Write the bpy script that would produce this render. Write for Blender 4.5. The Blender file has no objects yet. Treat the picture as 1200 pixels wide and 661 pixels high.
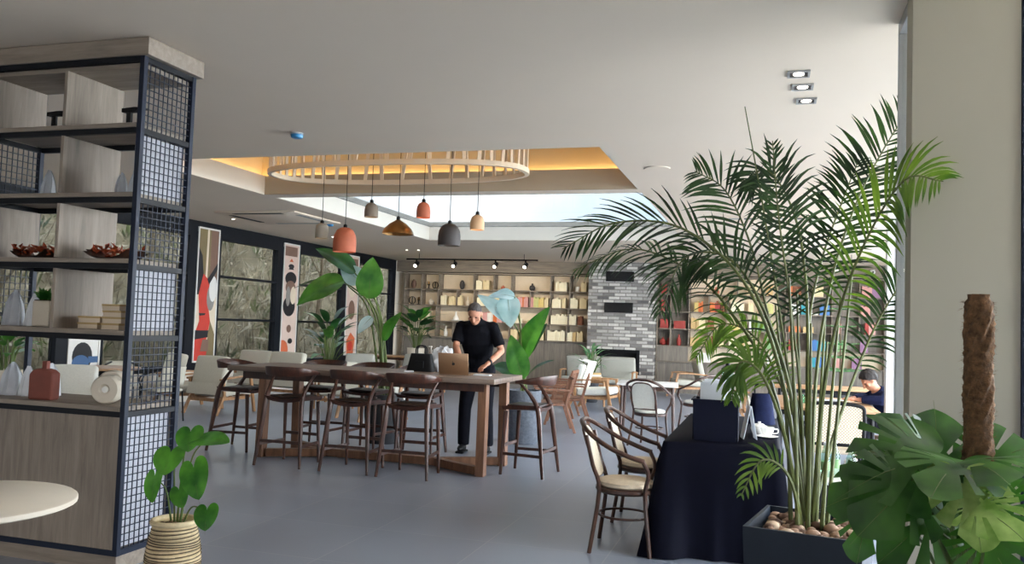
import bpy, bmesh, math, random
from mathutils import Vector, Matrix
random.seed(7)
C = bpy.context.scene.collection
PI = math.pi
SKY, EXPO = 23.5, -0.14
V = Vector

# ------------------------------------------------------------------ helpers
class MB:
    """Collects shapes into one mesh."""
    def __init__(self):
        self.bm = bmesh.new(); self.mi = 0; self.mats = []
    def use(self, m):
        if m not in self.mats: self.mats.append(m)
        self.mi = self.mats.index(m); return self
    def face(self, vs):
        try:
            f = self.bm.faces.new(vs); f.material_index = self.mi; return f
        except ValueError:
            return None
    def verts(self, pts): return [self.bm.verts.new(p) for p in pts]
    def box(self, x0, x1, y0, y1, z0, z1, M=None):
        p = [V((x, y, z)) for z in (z0, z1) for y in (y0, y1) for x in (x0, x1)]
        if M: p = [M @ q for q in p]
        v = self.verts(p)
        for q in ((0, 2, 3, 1), (4, 5, 7, 6), (0, 1, 5, 4), (2, 6, 7, 3), (0, 4, 6, 2), (1, 3, 7, 5)):
            self.face([v[i] for i in q])
        return self
    def cbox(self, c, s, M=None):
        return self.box(c[0]-s[0]/2, c[0]+s[0]/2, c[1]-s[1]/2, c[1]+s[1]/2, c[2]-s[2]/2, c[2]+s[2]/2, M)
    def rbox(self, x0, x1, y0, y1, z0, z1, r=.02, seg=3, M=None, puff=0):
        """box with rounded edges, optionally puffed like a cushion"""
        b = bmesh.new()
        bmesh.ops.create_cube(b, size=1)
        for v in b.verts:
            v.co = V((x0+(v.co.x+.5)*(x1-x0), y0+(v.co.y+.5)*(y1-y0), z0+(v.co.z+.5)*(z1-z0)))
        r = min(r, .49*min(x1-x0, y1-y0, z1-z0))
        bmesh.ops.bevel(b, geom=b.edges[:], offset=r, segments=seg, profile=.5, affect='EDGES')
        if puff:
            bmesh.ops.subdivide_edges(b, edges=[e for e in b.edges if e.calc_length() > 3*r], cuts=3, use_grid_fill=True)
            c = V(((x0+x1)/2, (y0+y1)/2, (z0+z1)/2)); h = V(((x1-x0)/2, (y1-y0)/2, (z1-z0)/2))
            for v in b.verts:
                d = v.co-c; u = [d[i]/h[i] for i in range(3)]
                for i in range(3):
                    j, k = (i+1) % 3, (i+2) % 3
                    v.co[i] += u[i]*puff*max(0, 1-u[j]**2)*max(0, 1-u[k]**2)
        self.merge(b, M); return self
    def merge(self, b, M=None):
        mp = {v: self.bm.verts.new(M @ v.co if M else v.co) for v in b.verts}
        for f in b.faces: self.face([mp[v] for v in f.verts])
        b.free()
    def sweep(self, pts, prof, ref=(0, 0, 1), scale=None, closed=False, cap=True):
        """prof: list of (side, up) offsets; ref: an up reference transported along the path"""
        pts = [V(p) for p in pts]; n = len(pts); rings = []; up = V(ref).normalized()
        for i, p in enumerate(pts):
            a = pts[i-1] if (i or closed) else p
            c = pts[(i+1) % n] if (i < n-1 or closed) else p
            t = (c-a)
            if t.length < 1e-9: t = V((0, 0, 1))
            t.normalize()
            u = up-t*up.dot(t)
            if u.length < 1e-3: u = t.orthogonal()
            u.normalize(); up = u
            s = t.cross(u)
            k = scale[i] if scale else 1
            rings.append(self.verts([p+s*(a_*k)+u*(b_*k) for a_, b_ in prof]))
        m = len(prof)
        for i in range(n if closed else n-1):
            r, q = rings[i], rings[(i+1) % n]
            for j in range(m): self.face([r[j], r[(j+1) % m], q[(j+1) % m], q[j]])
        if cap and not closed:
            self.face(rings[0][::-1]); self.face(rings[-1])
        return self
    def tube(self, pts, r, seg=8, ry=None, ref=(0, 0, 1), closed=False, cap=True):
        rr = list(r) if isinstance(r, (list, tuple)) else [r]*len(pts)
        k = 1 if ry is None else ry
        prof = [(math.cos(2*PI*j/seg), k*math.sin(2*PI*j/seg)) for j in range(seg)]
        return self.sweep(pts, prof, ref, rr, closed, cap)
    def bar(self, pts, w, h, ref=(0, 0, 1), closed=False, scale=None):
        return self.sweep(pts, [(-w/2, -h/2), (w/2, -h/2), (w/2, h/2), (-w/2, h/2)], ref, scale, closed)
    def lathe(self, prof, c=(0, 0, 0), seg=20, M=None, sx=1, sy=1):
        rings = []
        for r, z in prof:
            P = [V((c[0]+sx*r*math.cos(2*PI*j/seg), c[1]+sy*r*math.sin(2*PI*j/seg), c[2]+z)) for j in range(seg)]
            if M: P = [M @ p for p in P]
            rings.append(self.verts(P))
        for a, b in zip(rings, rings[1:]):
            for j in range(seg): self.face([a[j], a[(j+1) % seg], b[(j+1) % seg], b[j]])
        self.face(rings[0][::-1]); self.face(rings[-1])
        return self
    def prism(self, outline, axis, a, b, M=None):
        """outline of 2-D points extruded along axis 'x','y' or 'z' from a to b"""
        def P(u, v, w): return {'x': V((w, u, v)), 'y': V((u, w, v)), 'z': V((u, v, w))}[axis]
        p = [P(u, v, a) for u, v in outline]; q = [P(u, v, b) for u, v in outline]
        if M: p = [M @ x for x in p]; q = [M @ x for x in q]
        p, q = self.verts(p), self.verts(q); n = len(p)
        self.face(p[::-1]); self.face(q)
        for j in range(n): self.face([p[j], p[(j+1) % n], q[(j+1) % n], q[j]])
        return self
    def ball(self, c, r, seg=10, sc=(1, 1, 1), M=None):
        b = bmesh.new(); bmesh.ops.create_uvsphere(b, u_segments=seg, v_segments=max(5, seg*2//3), radius=1)
        for v in b.verts: v.co = V((c[0]+v.co.x*r*sc[0], c[1]+v.co.y*r*sc[1], c[2]+v.co.z*r*sc[2]))
        self.merge(b, M); return self
    def grid(self, f, nu, nv):
        g = [[self.bm.verts.new(f(i/nu, j/nv)) for j in range(nv+1)] for i in range(nu+1)]
        for i in range(nu):
            for j in range(nv): self.face([g[i][j], g[i+1][j], g[i+1][j+1], g[i][j+1]])
        return g
    def build(self, name, m=None, parent=None, smooth=False, bevel=0, fixn=True):
        if fixn: bmesh.ops.recalc_face_normals(self.bm, faces=self.bm.faces[:])
        me = bpy.data.meshes.new(name); self.bm.to_mesh(me); self.bm.free()
        for x in (self.mats or [m]): me.materials.append(M_[x] if isinstance(x, str) else x)
        o = bpy.data.objects.new(name, me); C.objects.link(o)
        if parent: o.parent = parent
        if smooth:
            me.polygons.foreach_set('use_smooth', [True]*len(me.polygons))
            if smooth != 2: me.set_sharp_from_angle(angle=math.radians(42))
        if bevel:
            md = o.modifiers.new('bevel', 'BEVEL'); md.width = bevel; md.segments = 2; md.limit_method = 'ANGLE'
        return o

def tag(o, label=None, cat=None, group=None, kind=None):
    if label: o['label'] = label
    if cat: o['category'] = cat
    if group: o['group'] = group
    if kind: o['kind'] = kind
    return o
def thing(name, label, cat, loc=(0, 0, 0), rz=0, group=None, kind=None):
    o = bpy.data.objects.new(name, None); C.objects.link(o); o.empty_display_size = .1
    o.location = loc; o.rotation_euler = (0, 0, rz)
    return tag(o, label, cat, group, kind)
def dup(root, loc, rz=0, label=None, group=None, scale=None):
    r = root.copy(); C.objects.link(r); r.location = loc; r.rotation_euler = (0, 0, rz)
    if label: r['label'] = label
    if group: r['group'] = group
    if scale: r.scale = scale
    for ch in list(root.children):
        c = ch.copy(); C.objects.link(c); c.parent = r
        for g in ch.children:
            d = g.copy(); C.objects.link(d); d.parent = c
    return r
def struct(name, mb, m=None, parent=None, **k):
    o = mb.build(name, m, parent, **k)
    if not parent: o['kind'] = 'structure'
    return o
def spline(pts, n=24):
    """Catmull-Rom through the points"""
    P = [V(p) for p in pts]; P = [P[0]*2-P[1]]+P+[P[-1]*2-P[-2]]
    out = []; m = len(P)-3
    for i in range(n+1):
        t = i/n*m; k = min(int(t), m-1); t -= k
        a, b, c, d = P[k:k+4]
        out.append(.5*((2*b)+(c-a)*t+(2*a-5*b+4*c-d)*t*t+(3*b-a-3*c+d)*t**3))
    return out

# ------------------------------------------------------------------ materials
M_ = {}
def new_mat(name):
    m = bpy.data.materials.new(name); m.use_nodes = True
    nt = m.node_tree; bs = nt.nodes['Principled BSDF']; M_[name] = m
    return m, nt, bs
def nd(nt, t, **k):
    n = nt.nodes.new(t)
    for a, b in k.items():
        if a in n.inputs: n.inputs[a].default_value = b
        else: setattr(n, a, b)
    return n
def rgb(h):
    def f(c):
        c /= 255
        return c/12.92 if c <= .04045 else ((c+.055)/1.055)**2.4
    return (f(h[0]), f(h[1]), f(h[2]), 1)
def mat(name, col, rough=.6, metal=0, var=.12, scale=8, bump=0, stretch=(1, 1, 1), spec=.5, trans=0, emit=None, detail=4, coat=0):
    """plain procedural surface: noise varies the colour and the height a little. col in sRGB 0-255"""
    m, nt, bs = new_mat(name); L = nt.links.new
    tc = nd(nt, 'ShaderNodeTexCoord'); mp = nd(nt, 'ShaderNodeMapping'); mp.inputs['Scale'].default_value = stretch
    no = nd(nt, 'ShaderNodeTexNoise', Scale=scale, Detail=detail, Roughness=.6)
    L(tc.outputs['Object'], mp.inputs['Vector']); L(mp.outputs['Vector'], no.inputs['Vector'])
    rp = nd(nt, 'ShaderNodeValToRGB'); c = rgb(col)
    rp.color_ramp.elements[0].position = .3; rp.color_ramp.elements[1].position = .7
    rp.color_ramp.elements[0].color = (c[0]*(1-var), c[1]*(1-var), c[2]*(1-var), 1)
    rp.color_ramp.elements[1].color = (min(1, c[0]*(1+var)), min(1, c[1]*(1+var)), min(1, c[2]*(1+var)), 1)
    L(no.outputs['Fac'], rp.inputs['Fac']); L(rp.outputs['Color'], bs.inputs['Base Color'])
    bs.inputs['Roughness'].default_value = rough; bs.inputs['Metallic'].default_value = metal
    bs.inputs['Specular IOR Level'].default_value = spec
    if coat: bs.inputs['Coat Weight'].default_value = coat
    if bump:
        b = nd(nt, 'ShaderNodeBump', Strength=bump, Distance=.01); L(no.outputs['Fac'], b.inputs['Height']); L(b.outputs['Normal'], bs.inputs['Normal'])
    if trans:
        tr = nd(nt, 'ShaderNodeBsdfTranslucent'); mx = nd(nt, 'ShaderNodeMixShader'); mx.inputs[0].default_value = trans
        L(rp.outputs['Color'], tr.inputs['Color']); L(bs.outputs[0], mx.inputs[1]); L(tr.outputs[0], mx.inputs[2])
        L(mx.outputs[0], nt.nodes['Material Output'].inputs['Surface'])
    if emit:
        bs.inputs['Emission Color'].default_value = rgb(emit[0]); bs.inputs['Emission Strength'].default_value = emit[1]
    return m
def wood(name, c1, c2, rough=.5, scale=3, stretch=(1, 12, 12), bump=.15, contrast=(.3, .7)):
    m, nt, bs = new_mat(name); L = nt.links.new
    tc = nd(nt, 'ShaderNodeTexCoord'); mp = nd(nt, 'ShaderNodeMapping'); mp.inputs['Scale'].default_value = stretch
    no = nd(nt, 'ShaderNodeTexNoise', Scale=scale, Detail=7, Roughness=.65, Distortion=.6)
    L(tc.outputs['Object'], mp.inputs['Vector']); L(mp.outputs['Vector'], no.inputs['Vector'])
    rp = nd(nt, 'ShaderNodeValToRGB')
    rp.color_ramp.elements[0].position, rp.color_ramp.elements[1].position = contrast
    rp.color_ramp.elements[0].color = rgb(c1); rp.color_ramp.elements[1].color = rgb(c2)
    L(no.outputs['Fac'], rp.inputs['Fac']); L(rp.outputs['Color'], bs.inputs['Base Color'])
    bs.inputs['Roughness'].default_value = rough
    b = nd(nt, 'ShaderNodeBump', Strength=bump, Distance=.004); L(no.outputs['Fac'], b.inputs['Height']); L(b.outputs['Normal'], bs.inputs['Normal'])
    return m
def leafmat(name, c1, c2, rough=.38, trans=.28, scale=9, stripes=0):
    m, nt, bs = new_mat(name); L = nt.links.new
    tc = nd(nt, 'ShaderNodeTexCoord')
    no = nd(nt, 'ShaderNodeTexNoise', Scale=scale, Detail=3); L(tc.outputs['Object'], no.inputs['Vector'])
    rp = nd(nt, 'ShaderNodeValToRGB'); rp.color_ramp.elements[0].position = .35; rp.color_ramp.elements[1].position = .68
    rp.color_ramp.elements[0].color = rgb(c1); rp.color_ramp.elements[1].color = rgb(c2)
    L(no.outputs['Fac'], rp.inputs['Fac'])
    L(rp.outputs['Color'], bs.inputs['Base Color']); bs.inputs['Roughness'].default_value = rough
    tr = nd(nt, 'ShaderNodeBsdfTranslucent'); mx = nd(nt, 'ShaderNodeMixShader'); mx.inputs[0].default_value = trans
    hs = nd(nt, 'ShaderNodeHueSaturation', Value=1.6, Saturation=1.1); L(rp.outputs['Color'], hs.inputs['Color'])
    L(hs.outputs[0], tr.inputs['Color']); L(bs.outputs[0], mx.inputs[1]); L(tr.outputs[0], mx.inputs[2])
    L(mx.outputs[0], nt.nodes['Material Output'].inputs['Surface'])
    return m
def glassmat(name, tint, gloss=.04):
    """thin pane: tinted see-through with a weak mirror"""
    m, nt, bs = new_mat(name); L = nt.links.new; nt.nodes.remove(bs)
    tr = nd(nt, 'ShaderNodeBsdfTransparent'); tr.inputs[0].default_value = (*tint, 1)
    gl = nd(nt, 'ShaderNodeBsdfGlossy', Roughness=.02); gl.inputs[0].default_value = (1, 1, 1, 1)
    mx = nd(nt, 'ShaderNodeMixShader'); mx.inputs[0].default_value = gloss
    L(tr.outputs[0], mx.inputs[1]); L(gl.outputs[0], mx.inputs[2])
    L(mx.outputs[0], nt.nodes['Material Output'].inputs['Surface'])
    return m

mat('plaster', (230, 221, 208), .85, var=.02, scale=1.5, spec=.2)
mat('ceiling_paint', (230, 215, 198), .9, var=.015, scale=1, spec=.15)
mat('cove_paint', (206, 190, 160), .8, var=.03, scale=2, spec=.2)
mat('shaded_plaster', (176, 164, 146), .85, var=.03, scale=2, spec=.2)  # plaster darkened to carry the shade on the recess's far face
mat('pillar_paint', (172, 167, 152), .85, var=.025, scale=1.2, spec=.2)
mat('black_metal', (22, 24, 30), .5, var=.08, spec=.2)
mat('dark_frame', (20, 23, 30), .5, var=.08, spec=.2)
mat('navy_metal', (26, 34, 52), .5, var=.12, scale=5, spec=.25)
mat('white_metal', (222, 222, 222), .4, var=.03)
mat('grey_metal', (150, 150, 150), .45, var=.05)
mat('matt_black', (14, 14, 17), .6, var=.1, spec=.25)
mat('chrome', (190, 190, 190), .2, 1, var=.03)
wood('grey_oak', (112, 101, 92), (162, 148, 134), .6, 2.4, (9, 9, .8), .2, (.25, .75))
wood('grey_oak_flat', (118, 107, 97), (164, 150, 136), .6, 2.4, (.9, 9, 9), .2, (.25, .75))
wood('shelf_oak', (100, 91, 82), (142, 129, 115), .6, 2, (.8, 7, 9), .15)
wood('cabinet_oak', (96, 90, 84), (134, 126, 116), .6, 2, (8, 8, .7), .15)
wood('walnut', (42, 22, 16), (82, 45, 31), .38, 3, (7, 7, 1.2), .1)
wood('red_wood', (104, 68, 50), (156, 110, 86), .42, 3, (7, 7, 1.5), .1)
wood('oak', (136, 96, 62), (184, 140, 98), .5, 2.4, (8, 8, 1), .1)
wood('trestle', (98, 64, 44), (142, 100, 72), .5, 2.6, (6, 6, .9), .12)
wood('tabletop', (92, 76, 66), (140, 120, 106), .42, 2.2, (.8, 9, 6), .1, (.25, .75))
wood('bentwood', (44, 27, 22), (84, 54, 42), .35, 3, (3, 3, 3), .06)
wood('terrace_wood', (150, 112, 80), (186, 146, 108), .45, 2, (1, 8, 8), .08)
mat('cream_fabric', (200, 194, 178), .92, var=.06, scale=60, bump=.15, spec=.2)
mat('white_fabric', (226, 224, 214), .92, var=.05, scale=50, bump=.15, spec=.2)
mat('grey_fabric', (176, 174, 164), .92, var=.06, scale=60, bump=.15, spec=.2)
mat('beige_seat', (206, 188, 164), .9, var=.08, scale=40, bump=.15, spec=.2)
mat('dark_leather', (44, 28, 24), .5, var=.12, scale=20)
mat('navy_cloth', (5, 6, 22), .75, var=.15, scale=14, bump=.1, spec=.12)
mat('navy_box', (8, 11, 30), .6, var=.1, spec=.15)
mat('planter_black', (26, 34, 46), .5, var=.1, scale=6, spec=.25)
mat('terracotta', (178, 98, 72), .7, var=.08, scale=10)
mat('terracotta_jug', (124, 66, 54), .75, var=.12, scale=10)
mat('shade_grey', (160, 152, 140), .7, var=.05)
mat('shade_taupe', (126, 114, 102), .7, var=.06)
mat('shade_charcoal', (62, 58, 58), .65, var=.08)
mat('shade_beige', (206, 170, 134), .65, var=.05)
mat('brass', (140, 104, 62), .3, .85, var=.1)
mat('bulb', (255, 226, 170), .3, emit=((255, 214, 140), 9))
mat('spot_lamp', (255, 255, 250), .3, emit=((255, 246, 230), 8))
mat('led_strip', (255, 214, 140), .3, emit=((255, 216, 150), 11))
mat('cream_ceramic', (214, 202, 184), .6, var=.04)
mat('cream_top', (226, 214, 196), .5, var=.02); mat('white_ceramic', (236, 232, 226), .35, var=.02)
mat('white_paper', (232, 234, 238), .8, var=.05, scale=6, trans=.15)
mat('grey_white', (196, 196, 204), .7, var=.03); mat('silver_paper', (196, 200, 208), .5, var=.16, scale=7)
mat('blue_plastic', (42, 132, 190), .35, var=.12, scale=20)
mat('black_tee', (9, 10, 17), .9, var=.25, scale=14, bump=.2, spec=.15)
mat('trousers', (12, 13, 22), .9, var=.2, scale=16, spec=.15)
mat('hoodie', (22, 28, 56), .92, var=.2, scale=20, bump=.2, spec=.15)
mat('skin', (184, 132, 108), .55, var=.06, scale=20, spec=.35)
mat('grey_hair', (74, 70, 70), .8, var=.4, scale=70, bump=.5)
mat('dark_hair', (34, 27, 26), .7, var=.35, scale=60, bump=.5)
mat('laptop_shell', (168, 134, 104), .32, .75, var=.03)
mat('laptop_dark', (28, 28, 30), .4)
mat('copper_leaf', (156, 66, 30), .5, var=.5, scale=14)
mat('straw', (214, 194, 156), .85, var=.12, scale=30, bump=.2)
mat('straw_gap', (92, 78, 60), .9, var=.2, scale=30)
mat('soil', (60, 46, 36), .95, var=.4, scale=30, bump=.6)
mat('pebble', (150, 118, 96), .8, var=.3, scale=9)
mat('pebble_pale', (190, 164, 140), .8, var=.2); mat('pebble_dark', (104, 76, 60), .8, var=.3); mat('coir', (100, 72, 46), .95, var=.55, scale=45, bump=1)
mat('stone_pot', (92, 98, 108), .8, var=.3, scale=30, bump=.4)
mat('charcoal_pot', (40, 42, 46), .7, var=.15)
mat('stem_green', (86, 104, 48), .5, var=.25, scale=8)
mat('cane_green', (86, 92, 44), .5, var=.35, scale=10)
mat('bark', (92, 80, 62), .9, var=.3, scale=12, bump=.5)
leafmat('palm_leaf', (18, 36, 16), (46, 74, 30), .42, .18, 5)
leafmat('palm_light', (54, 84, 28), (104, 128, 48), .45, .28, 5)
leafmat('monstera_leaf', (30, 66, 24), (68, 114, 42), .4, .2, 6)
leafmat('monstera_pale', (84, 112, 48), (136, 154, 92), .35, .3, 14)
leafmat('heart_leaf', (34, 88, 28), (92, 152, 56), .34, .25, 7)
leafmat('paddle_leaf', (40, 92, 34), (92, 144, 62), .36, .3, 4)
leafmat('paddle_dark', (20, 56, 26), (44, 90, 42), .34, .2, 4)
leafmat('sky_sheen_leaf', (152, 188, 188), (200, 220, 220), .25, .3, 4)  # sky reflection on the glossy leaves put into this pale blue colour
leafmat('fern_leaf', (70, 120, 80), (140, 180, 130), .5, .35, 6)
leafmat('brush_leaf', (88, 80, 64), (182, 170, 146), .8, .2, 1.2); leafmat('brush_grey', (120, 112, 98), (196, 188, 170), .8, .15, 1.5); leafmat('brush_green', (52, 62, 38), (112, 120, 82), .7, .2, 1.5)
mat('hill_soil', (108, 98, 78), .95, var=.4, scale=1.6, detail=8, bump=.5)
mat('bounce_terrace', (226, 224, 218), .9, var=.06, scale=1)
mat('red_print', (196, 58, 44), .6, var=.06); mat('orange_print', (206, 104, 66), .6, var=.06)
mat('cream_print', (226, 208, 184), .6, var=.04); mat('black_print', (24, 22, 26), .6)
mat('brown_print', (122, 92, 78), .6, var=.06); mat('olive_print', (124, 108, 74), .6, var=.06)
mat('blue_print', (62, 96, 138), .6, var=.06); mat('white_print', (232, 228, 222), .6, var=.02); mat('pink_print', (222, 196, 182), .6, var=.03)
mat('grey_print', (140, 134, 128), .6)
mat('firebox', (30, 29, 30), .7, var=.2); mat('tv_glass', (16, 18, 24), .15)
glassmat('grey_glass', (.54, .53, .52)); glassmat('clear_glass', (.97, .98, .98)); glassmat('window_glass', (.345, .352, .35), .02); glassmat('sky_glass', (.236, .246, .252), .012)
glassmat('bottle_glass', (.7, .85, .78))
BOOKC = {'cream': (226, 208, 168), 'pale': (238, 228, 200), 'tan': (196, 166, 116), 'yellow': (216, 192, 124), 'lime': (192, 190, 126), 'pink': (204, 150, 146), 'orange': (200, 110, 60),
         'red': (156, 60, 54), 'brown': (120, 70, 44), 'blue': (70, 118, 178), 'teal': (52, 146, 160), 'green': (122, 160, 110), 'purple': (146, 108, 142), 'white': (232, 230, 226)}
for k, c in BOOKC.items(): mat('book_'+k, c, .65, var=.06, scale=12)
mat('page', (236, 226, 204), .85, var=.04, scale=40)

def floor_mat():
    m, nt, bs = new_mat('floor_tile'); L = nt.links.new
    tc = nd(nt, 'ShaderNodeTexCoord'); mp = nd(nt, 'ShaderNodeMapping')
    mp.inputs['Location'].default_value = (1.9+.87*20, -5.82+.88*20, 0)
    L(tc.outputs['Object'], mp.inputs['Vector'])
    br = nd(nt, 'ShaderNodeTexBrick', offset=0, squash=1)
    for k, v in (('Scale', 1), ('Mortar Size', .0035), ('Mortar Smooth', .2), ('Brick Width', .87), ('Row Height', .88), ('Bias', 0)): br.inputs[k].default_value = v
    br.inputs['Color1'].default_value = rgb((136, 143, 158)); br.inputs['Color2'].default_value = rgb((145, 152, 167)); br.inputs['Mortar'].default_value = rgb((168, 170, 174))
    L(mp.outputs['Vector'], br.inputs['Vector'])
    no = nd(nt, 'ShaderNodeTexNoise', Scale=1.6, Detail=5, Roughness=.5); L(tc.outputs['Object'], no.inputs['Vector'])
    mx = nd(nt, 'ShaderNodeMix', data_type='RGBA', blend_type='MULTIPLY'); mx.inputs[0].default_value = .5
    rp = nd(nt, 'ShaderNodeValToRGB'); rp.color_ramp.elements[0].position = .2; rp.color_ramp.elements[0].color = (.7, .7, .71, 1); rp.color_ramp.elements[1].position = .8; rp.color_ramp.elements[1].color = (1, 1, 1, 1)
    L(no.outputs['Fac'], rp.inputs['Fac']); L(br.outputs['Color'], mx.inputs[6]); L(rp.outputs['Color'], mx.inputs[7]); L(mx.outputs[2], bs.inputs['Base Color'])
    r2 = nd(nt, 'ShaderNodeMapRange'); r2.inputs[3].default_value = .29; r2.inputs[4].default_value = .36
    L(no.outputs['Fac'], r2.inputs[0]); L(r2.outputs[0], bs.inputs['Roughness'])
    bs.inputs['Specular IOR Level'].default_value = .75
floor_mat()
def brick_mat():
    m, nt, bs = new_mat('brick_wall'); L = nt.links.new
    tc = nd(nt, 'ShaderNodeTexCoord'); mp = nd(nt, 'ShaderNodeMapping'); mp.inputs['Rotation'].default_value = (PI/2, 0, 0)
    L(tc.outputs['Object'], mp.inputs['Vector'])
    br = nd(nt, 'ShaderNodeTexBrick', offset=.5)
    for k, v in (('Scale', 1), ('Mortar Size', .012), ('Mortar Smooth', .3), ('Brick Width', .29), ('Row Height', .085), ('Bias', -.1)): br.inputs[k].default_value = v
    br.inputs['Color1'].default_value = rgb((240, 236, 230)); br.inputs['Color2'].default_value = rgb((70, 66, 70)); br.inputs['Mortar'].default_value = rgb((140, 134, 130))
    L(mp.outputs['Vector'], br.inputs['Vector'])
    no = nd(nt, 'ShaderNodeTexNoise', Scale=22, Detail=4); L(tc.outputs['Object'], no.inputs['Vector'])
    mx = nd(nt, 'ShaderNodeMix', data_type='RGBA', blend_type='MULTIPLY'); mx.inputs[0].default_value = .4
    L(br.outputs['Color'], mx.inputs[6]); L(no.outputs['Fac'], mx.inputs[7]); L(mx.outputs[2], bs.inputs['Base Color'])
    b = nd(nt, 'ShaderNodeBump', Strength=.6, Distance=.012, invert=True); L(br.outputs['Fac'], b.inputs['Height']); L(b.outputs['Normal'], bs.inputs['Normal'])
    bs.inputs['Roughness'].default_value = .8
brick_mat()
def cane_mat():
    m, nt, bs = new_mat('cane_weave'); L = nt.links.new
    tc = nd(nt, 'ShaderNodeTexCoord')
    ck = nd(nt, 'ShaderNodeTexChecker', Scale=70); ck.inputs['Color1'].default_value = rgb((230, 220, 200)); ck.inputs['Color2'].default_value = rgb((176, 156, 128))
    L(tc.outputs['Object'], ck.inputs['Vector']); L(ck.outputs['Color'], bs.inputs['Base Color']); bs.inputs['Roughness'].default_value = .7
cane_mat()

# ------------------------------------------------------------------ the room
ZC = 3.25
XW, XE, YN, YS = -9.92, 3.6, 21.8, -5.0      # window wall, right wall, far wall, wall behind
mb = MB(); mb.box(XW-.3, XE+.3, YS-.3, YN+.3, -.15, 0); struct('floor', mb, 'floor_tile')
# ceiling slab with the lamp recess and the skylight cut out
R1 = (-6.75, -1.54, 7.7, 10.12); R2 = (-6.73, -1.52, 10.4, 16.02)
mb = MB()
T = ZC+.24
mb.box(XW-.3, R1[0], YS-.3, YN+.3, ZC, T); mb.box(R1[1], XE+.3, YS-.3, YN+.3, ZC, T)
mb.box(R1[0], R1[1], YS-.3, R1[2], ZC, T); mb.box(R1[0], R1[1], R1[3], R2[2], ZC, T); mb.box(R1[0], R1[1], R2[3], YN+.3, ZC, T)
struct('ceiling', mb, 'ceiling_paint')
# lip faces of the recess: a thin lining, and the cove above it
mb = MB(); t = .012
mb.box(R1[0], R1[0]+t, R1[2]+t, R1[3]-t, ZC+.001, T+.02)
mb.box(R1[1]-t, R1[1], R1[2]+t, R1[3]-t, ZC+.001, T+.02)
mb.box(R1[0], R1[1], R1[2], R1[2]+t, ZC+.001, T+.02)
struct('trim_1', mb, 'plaster')
mb = MB(); mb.box(R1[0], R1[1], R1[3]-t, R1[3], ZC+.001, T+.02); struct('trim_2', mb, 'shaded_plaster')  # far lip face: its shade is put into the darker colour
E = .16; ZT = 3.95
mb = MB()
mb.box(R1[0]-E-.05, R1[1]+E+.05, R1[2]-E-.05, R1[3]+E+.05, ZT, ZT+.05)
mb.box(R1[0]-E-.05, R1[0]-E, R1[2]-E, R1[3]+E, T, ZT); mb.box(R1[1]+E, R1[1]+E+.05, R1[2]-E, R1[3]+E, T, ZT)
mb.box(R1[0]-E-.05, R1[1]+E+.05, R1[2]-E-.05, R1[2]-E, T, ZT); mb.box(R1[0]-E-.05, R1[1]+E+.05, R1[3]+E, R1[3]+E+.05, T, ZT)
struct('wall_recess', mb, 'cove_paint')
mb = MB()
mb.box(R1[0]-.12, R1[0]-.09, R1[2]-.1, R1[3]+.1, T+.002, T+.022); mb.box(R1[1]+.09, R1[1]+.12, R1[2]-.1, R1[3]+.1, T+.002, T+.022)
mb.box(R1[0]-.1, R1[1]+.1, R1[3]+.09, R1[3]+.12, T+.002, T+.022); mb.box(R1[0]-.1, R1[1]+.1, R1[2]-.12, R1[2]-.09, T+.002, T+.022)
tag(mb.build('led_strip', 'led_strip'), 'warm glowing light strip along the cove of the ceiling recess', 'light')
# skylight shaft and pane
mb = MB(); Z2 = 3.52
mb.box(R2[0]-.08, R2[0]+.006, R2[2]-.05, R2[3]+.08, ZC+.002, Z2+.1); mb.box(R2[1]-.006, R2[1]+.08, R2[2]-.05, R2[3]+.08, ZC+.002, Z2+.1)
mb.box(R2[0]+.007, R2[1]-.007, R2[2]-.05, R2[2]+.006, ZC+.002, Z2+.1); mb.box(R2[0]+.007, R2[1]-.007, R2[3]-.006, R2[3]+.08, ZC+.002, Z2+.1)
struct('trim_3', mb, 'plaster')
w = thing('window_1', None, None, (0, 0, 0), kind='structure')
mb = MB(); mb.box(R2[0]+.008, R2[1]-.008, R2[2]+.008, R2[3]-.008, Z2, Z2+.012); mb.build('skylight_pane', 'sky_glass', w)

# window wall on the left: dark frames, glazing in three lights, printed panels between
mb = MB()
mb.box(XW-.2, XW, YS, YN, 0, .55)                         # wall under the sills
mb.box(XW-.2, XW, 21.32, YN, .55, ZC)                     # white corner strip
struct('wall_left', mb, 'plaster')
mb = MB(); mb.box(XW-.06, XW+.02, YS, 21.32, 3.06, ZC); struct('trim_4', mb, 'dark_frame')
P0, PITCH, PW, WW = 12.84, 2.82, .62, 2.2
wi = 2
starts = [P0+PITCH*k for k in range(-6, 3)]
for k, ys in enumerate(starts):
    a, b = ys+PW, min(ys+PITCH, 21.32)
    w = thing('window_%d' % wi, None, None, (XW, a, 0), kind='structure'); wi += 1
    W = b-a
    f = MB()
    f.box(-.1, .03, 0, .07, .55, 3.06); f.box(-.1, .03, W-.22, W, .55, 3.06)
    f.box(-.1, .03, .07, W-.22, .55, .66); f.box(-.1, .03, .07, W-.22, 2.97, 3.06)
    f.box(-.06, .02, .07, W-.22, 1.455, 1.5); f.box(-.06, .02, .07, W-.22, 2.265, 2.31)
    f.build('window_frame', 'dark_frame', w)
    g = MB()
    for z0, z1 in ((.66, 1.455), (1.5, 2.265), (2.31, 2.97)): g.box(-.045, -.037, .07, W-.22, z0, z1)
    g.build('window_pane', 'window_glass', w)
    q = MB(); q.box(-.1, 0, -PW, 0, .55, 3.06); q.build('post', 'dark_frame', w)
YG = 3.0
mb = MB(); mb.box(XW-.2, XE+.3, YN, YN+.2, 0, ZC); struct('wall_back', mb, 'plaster')
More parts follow.
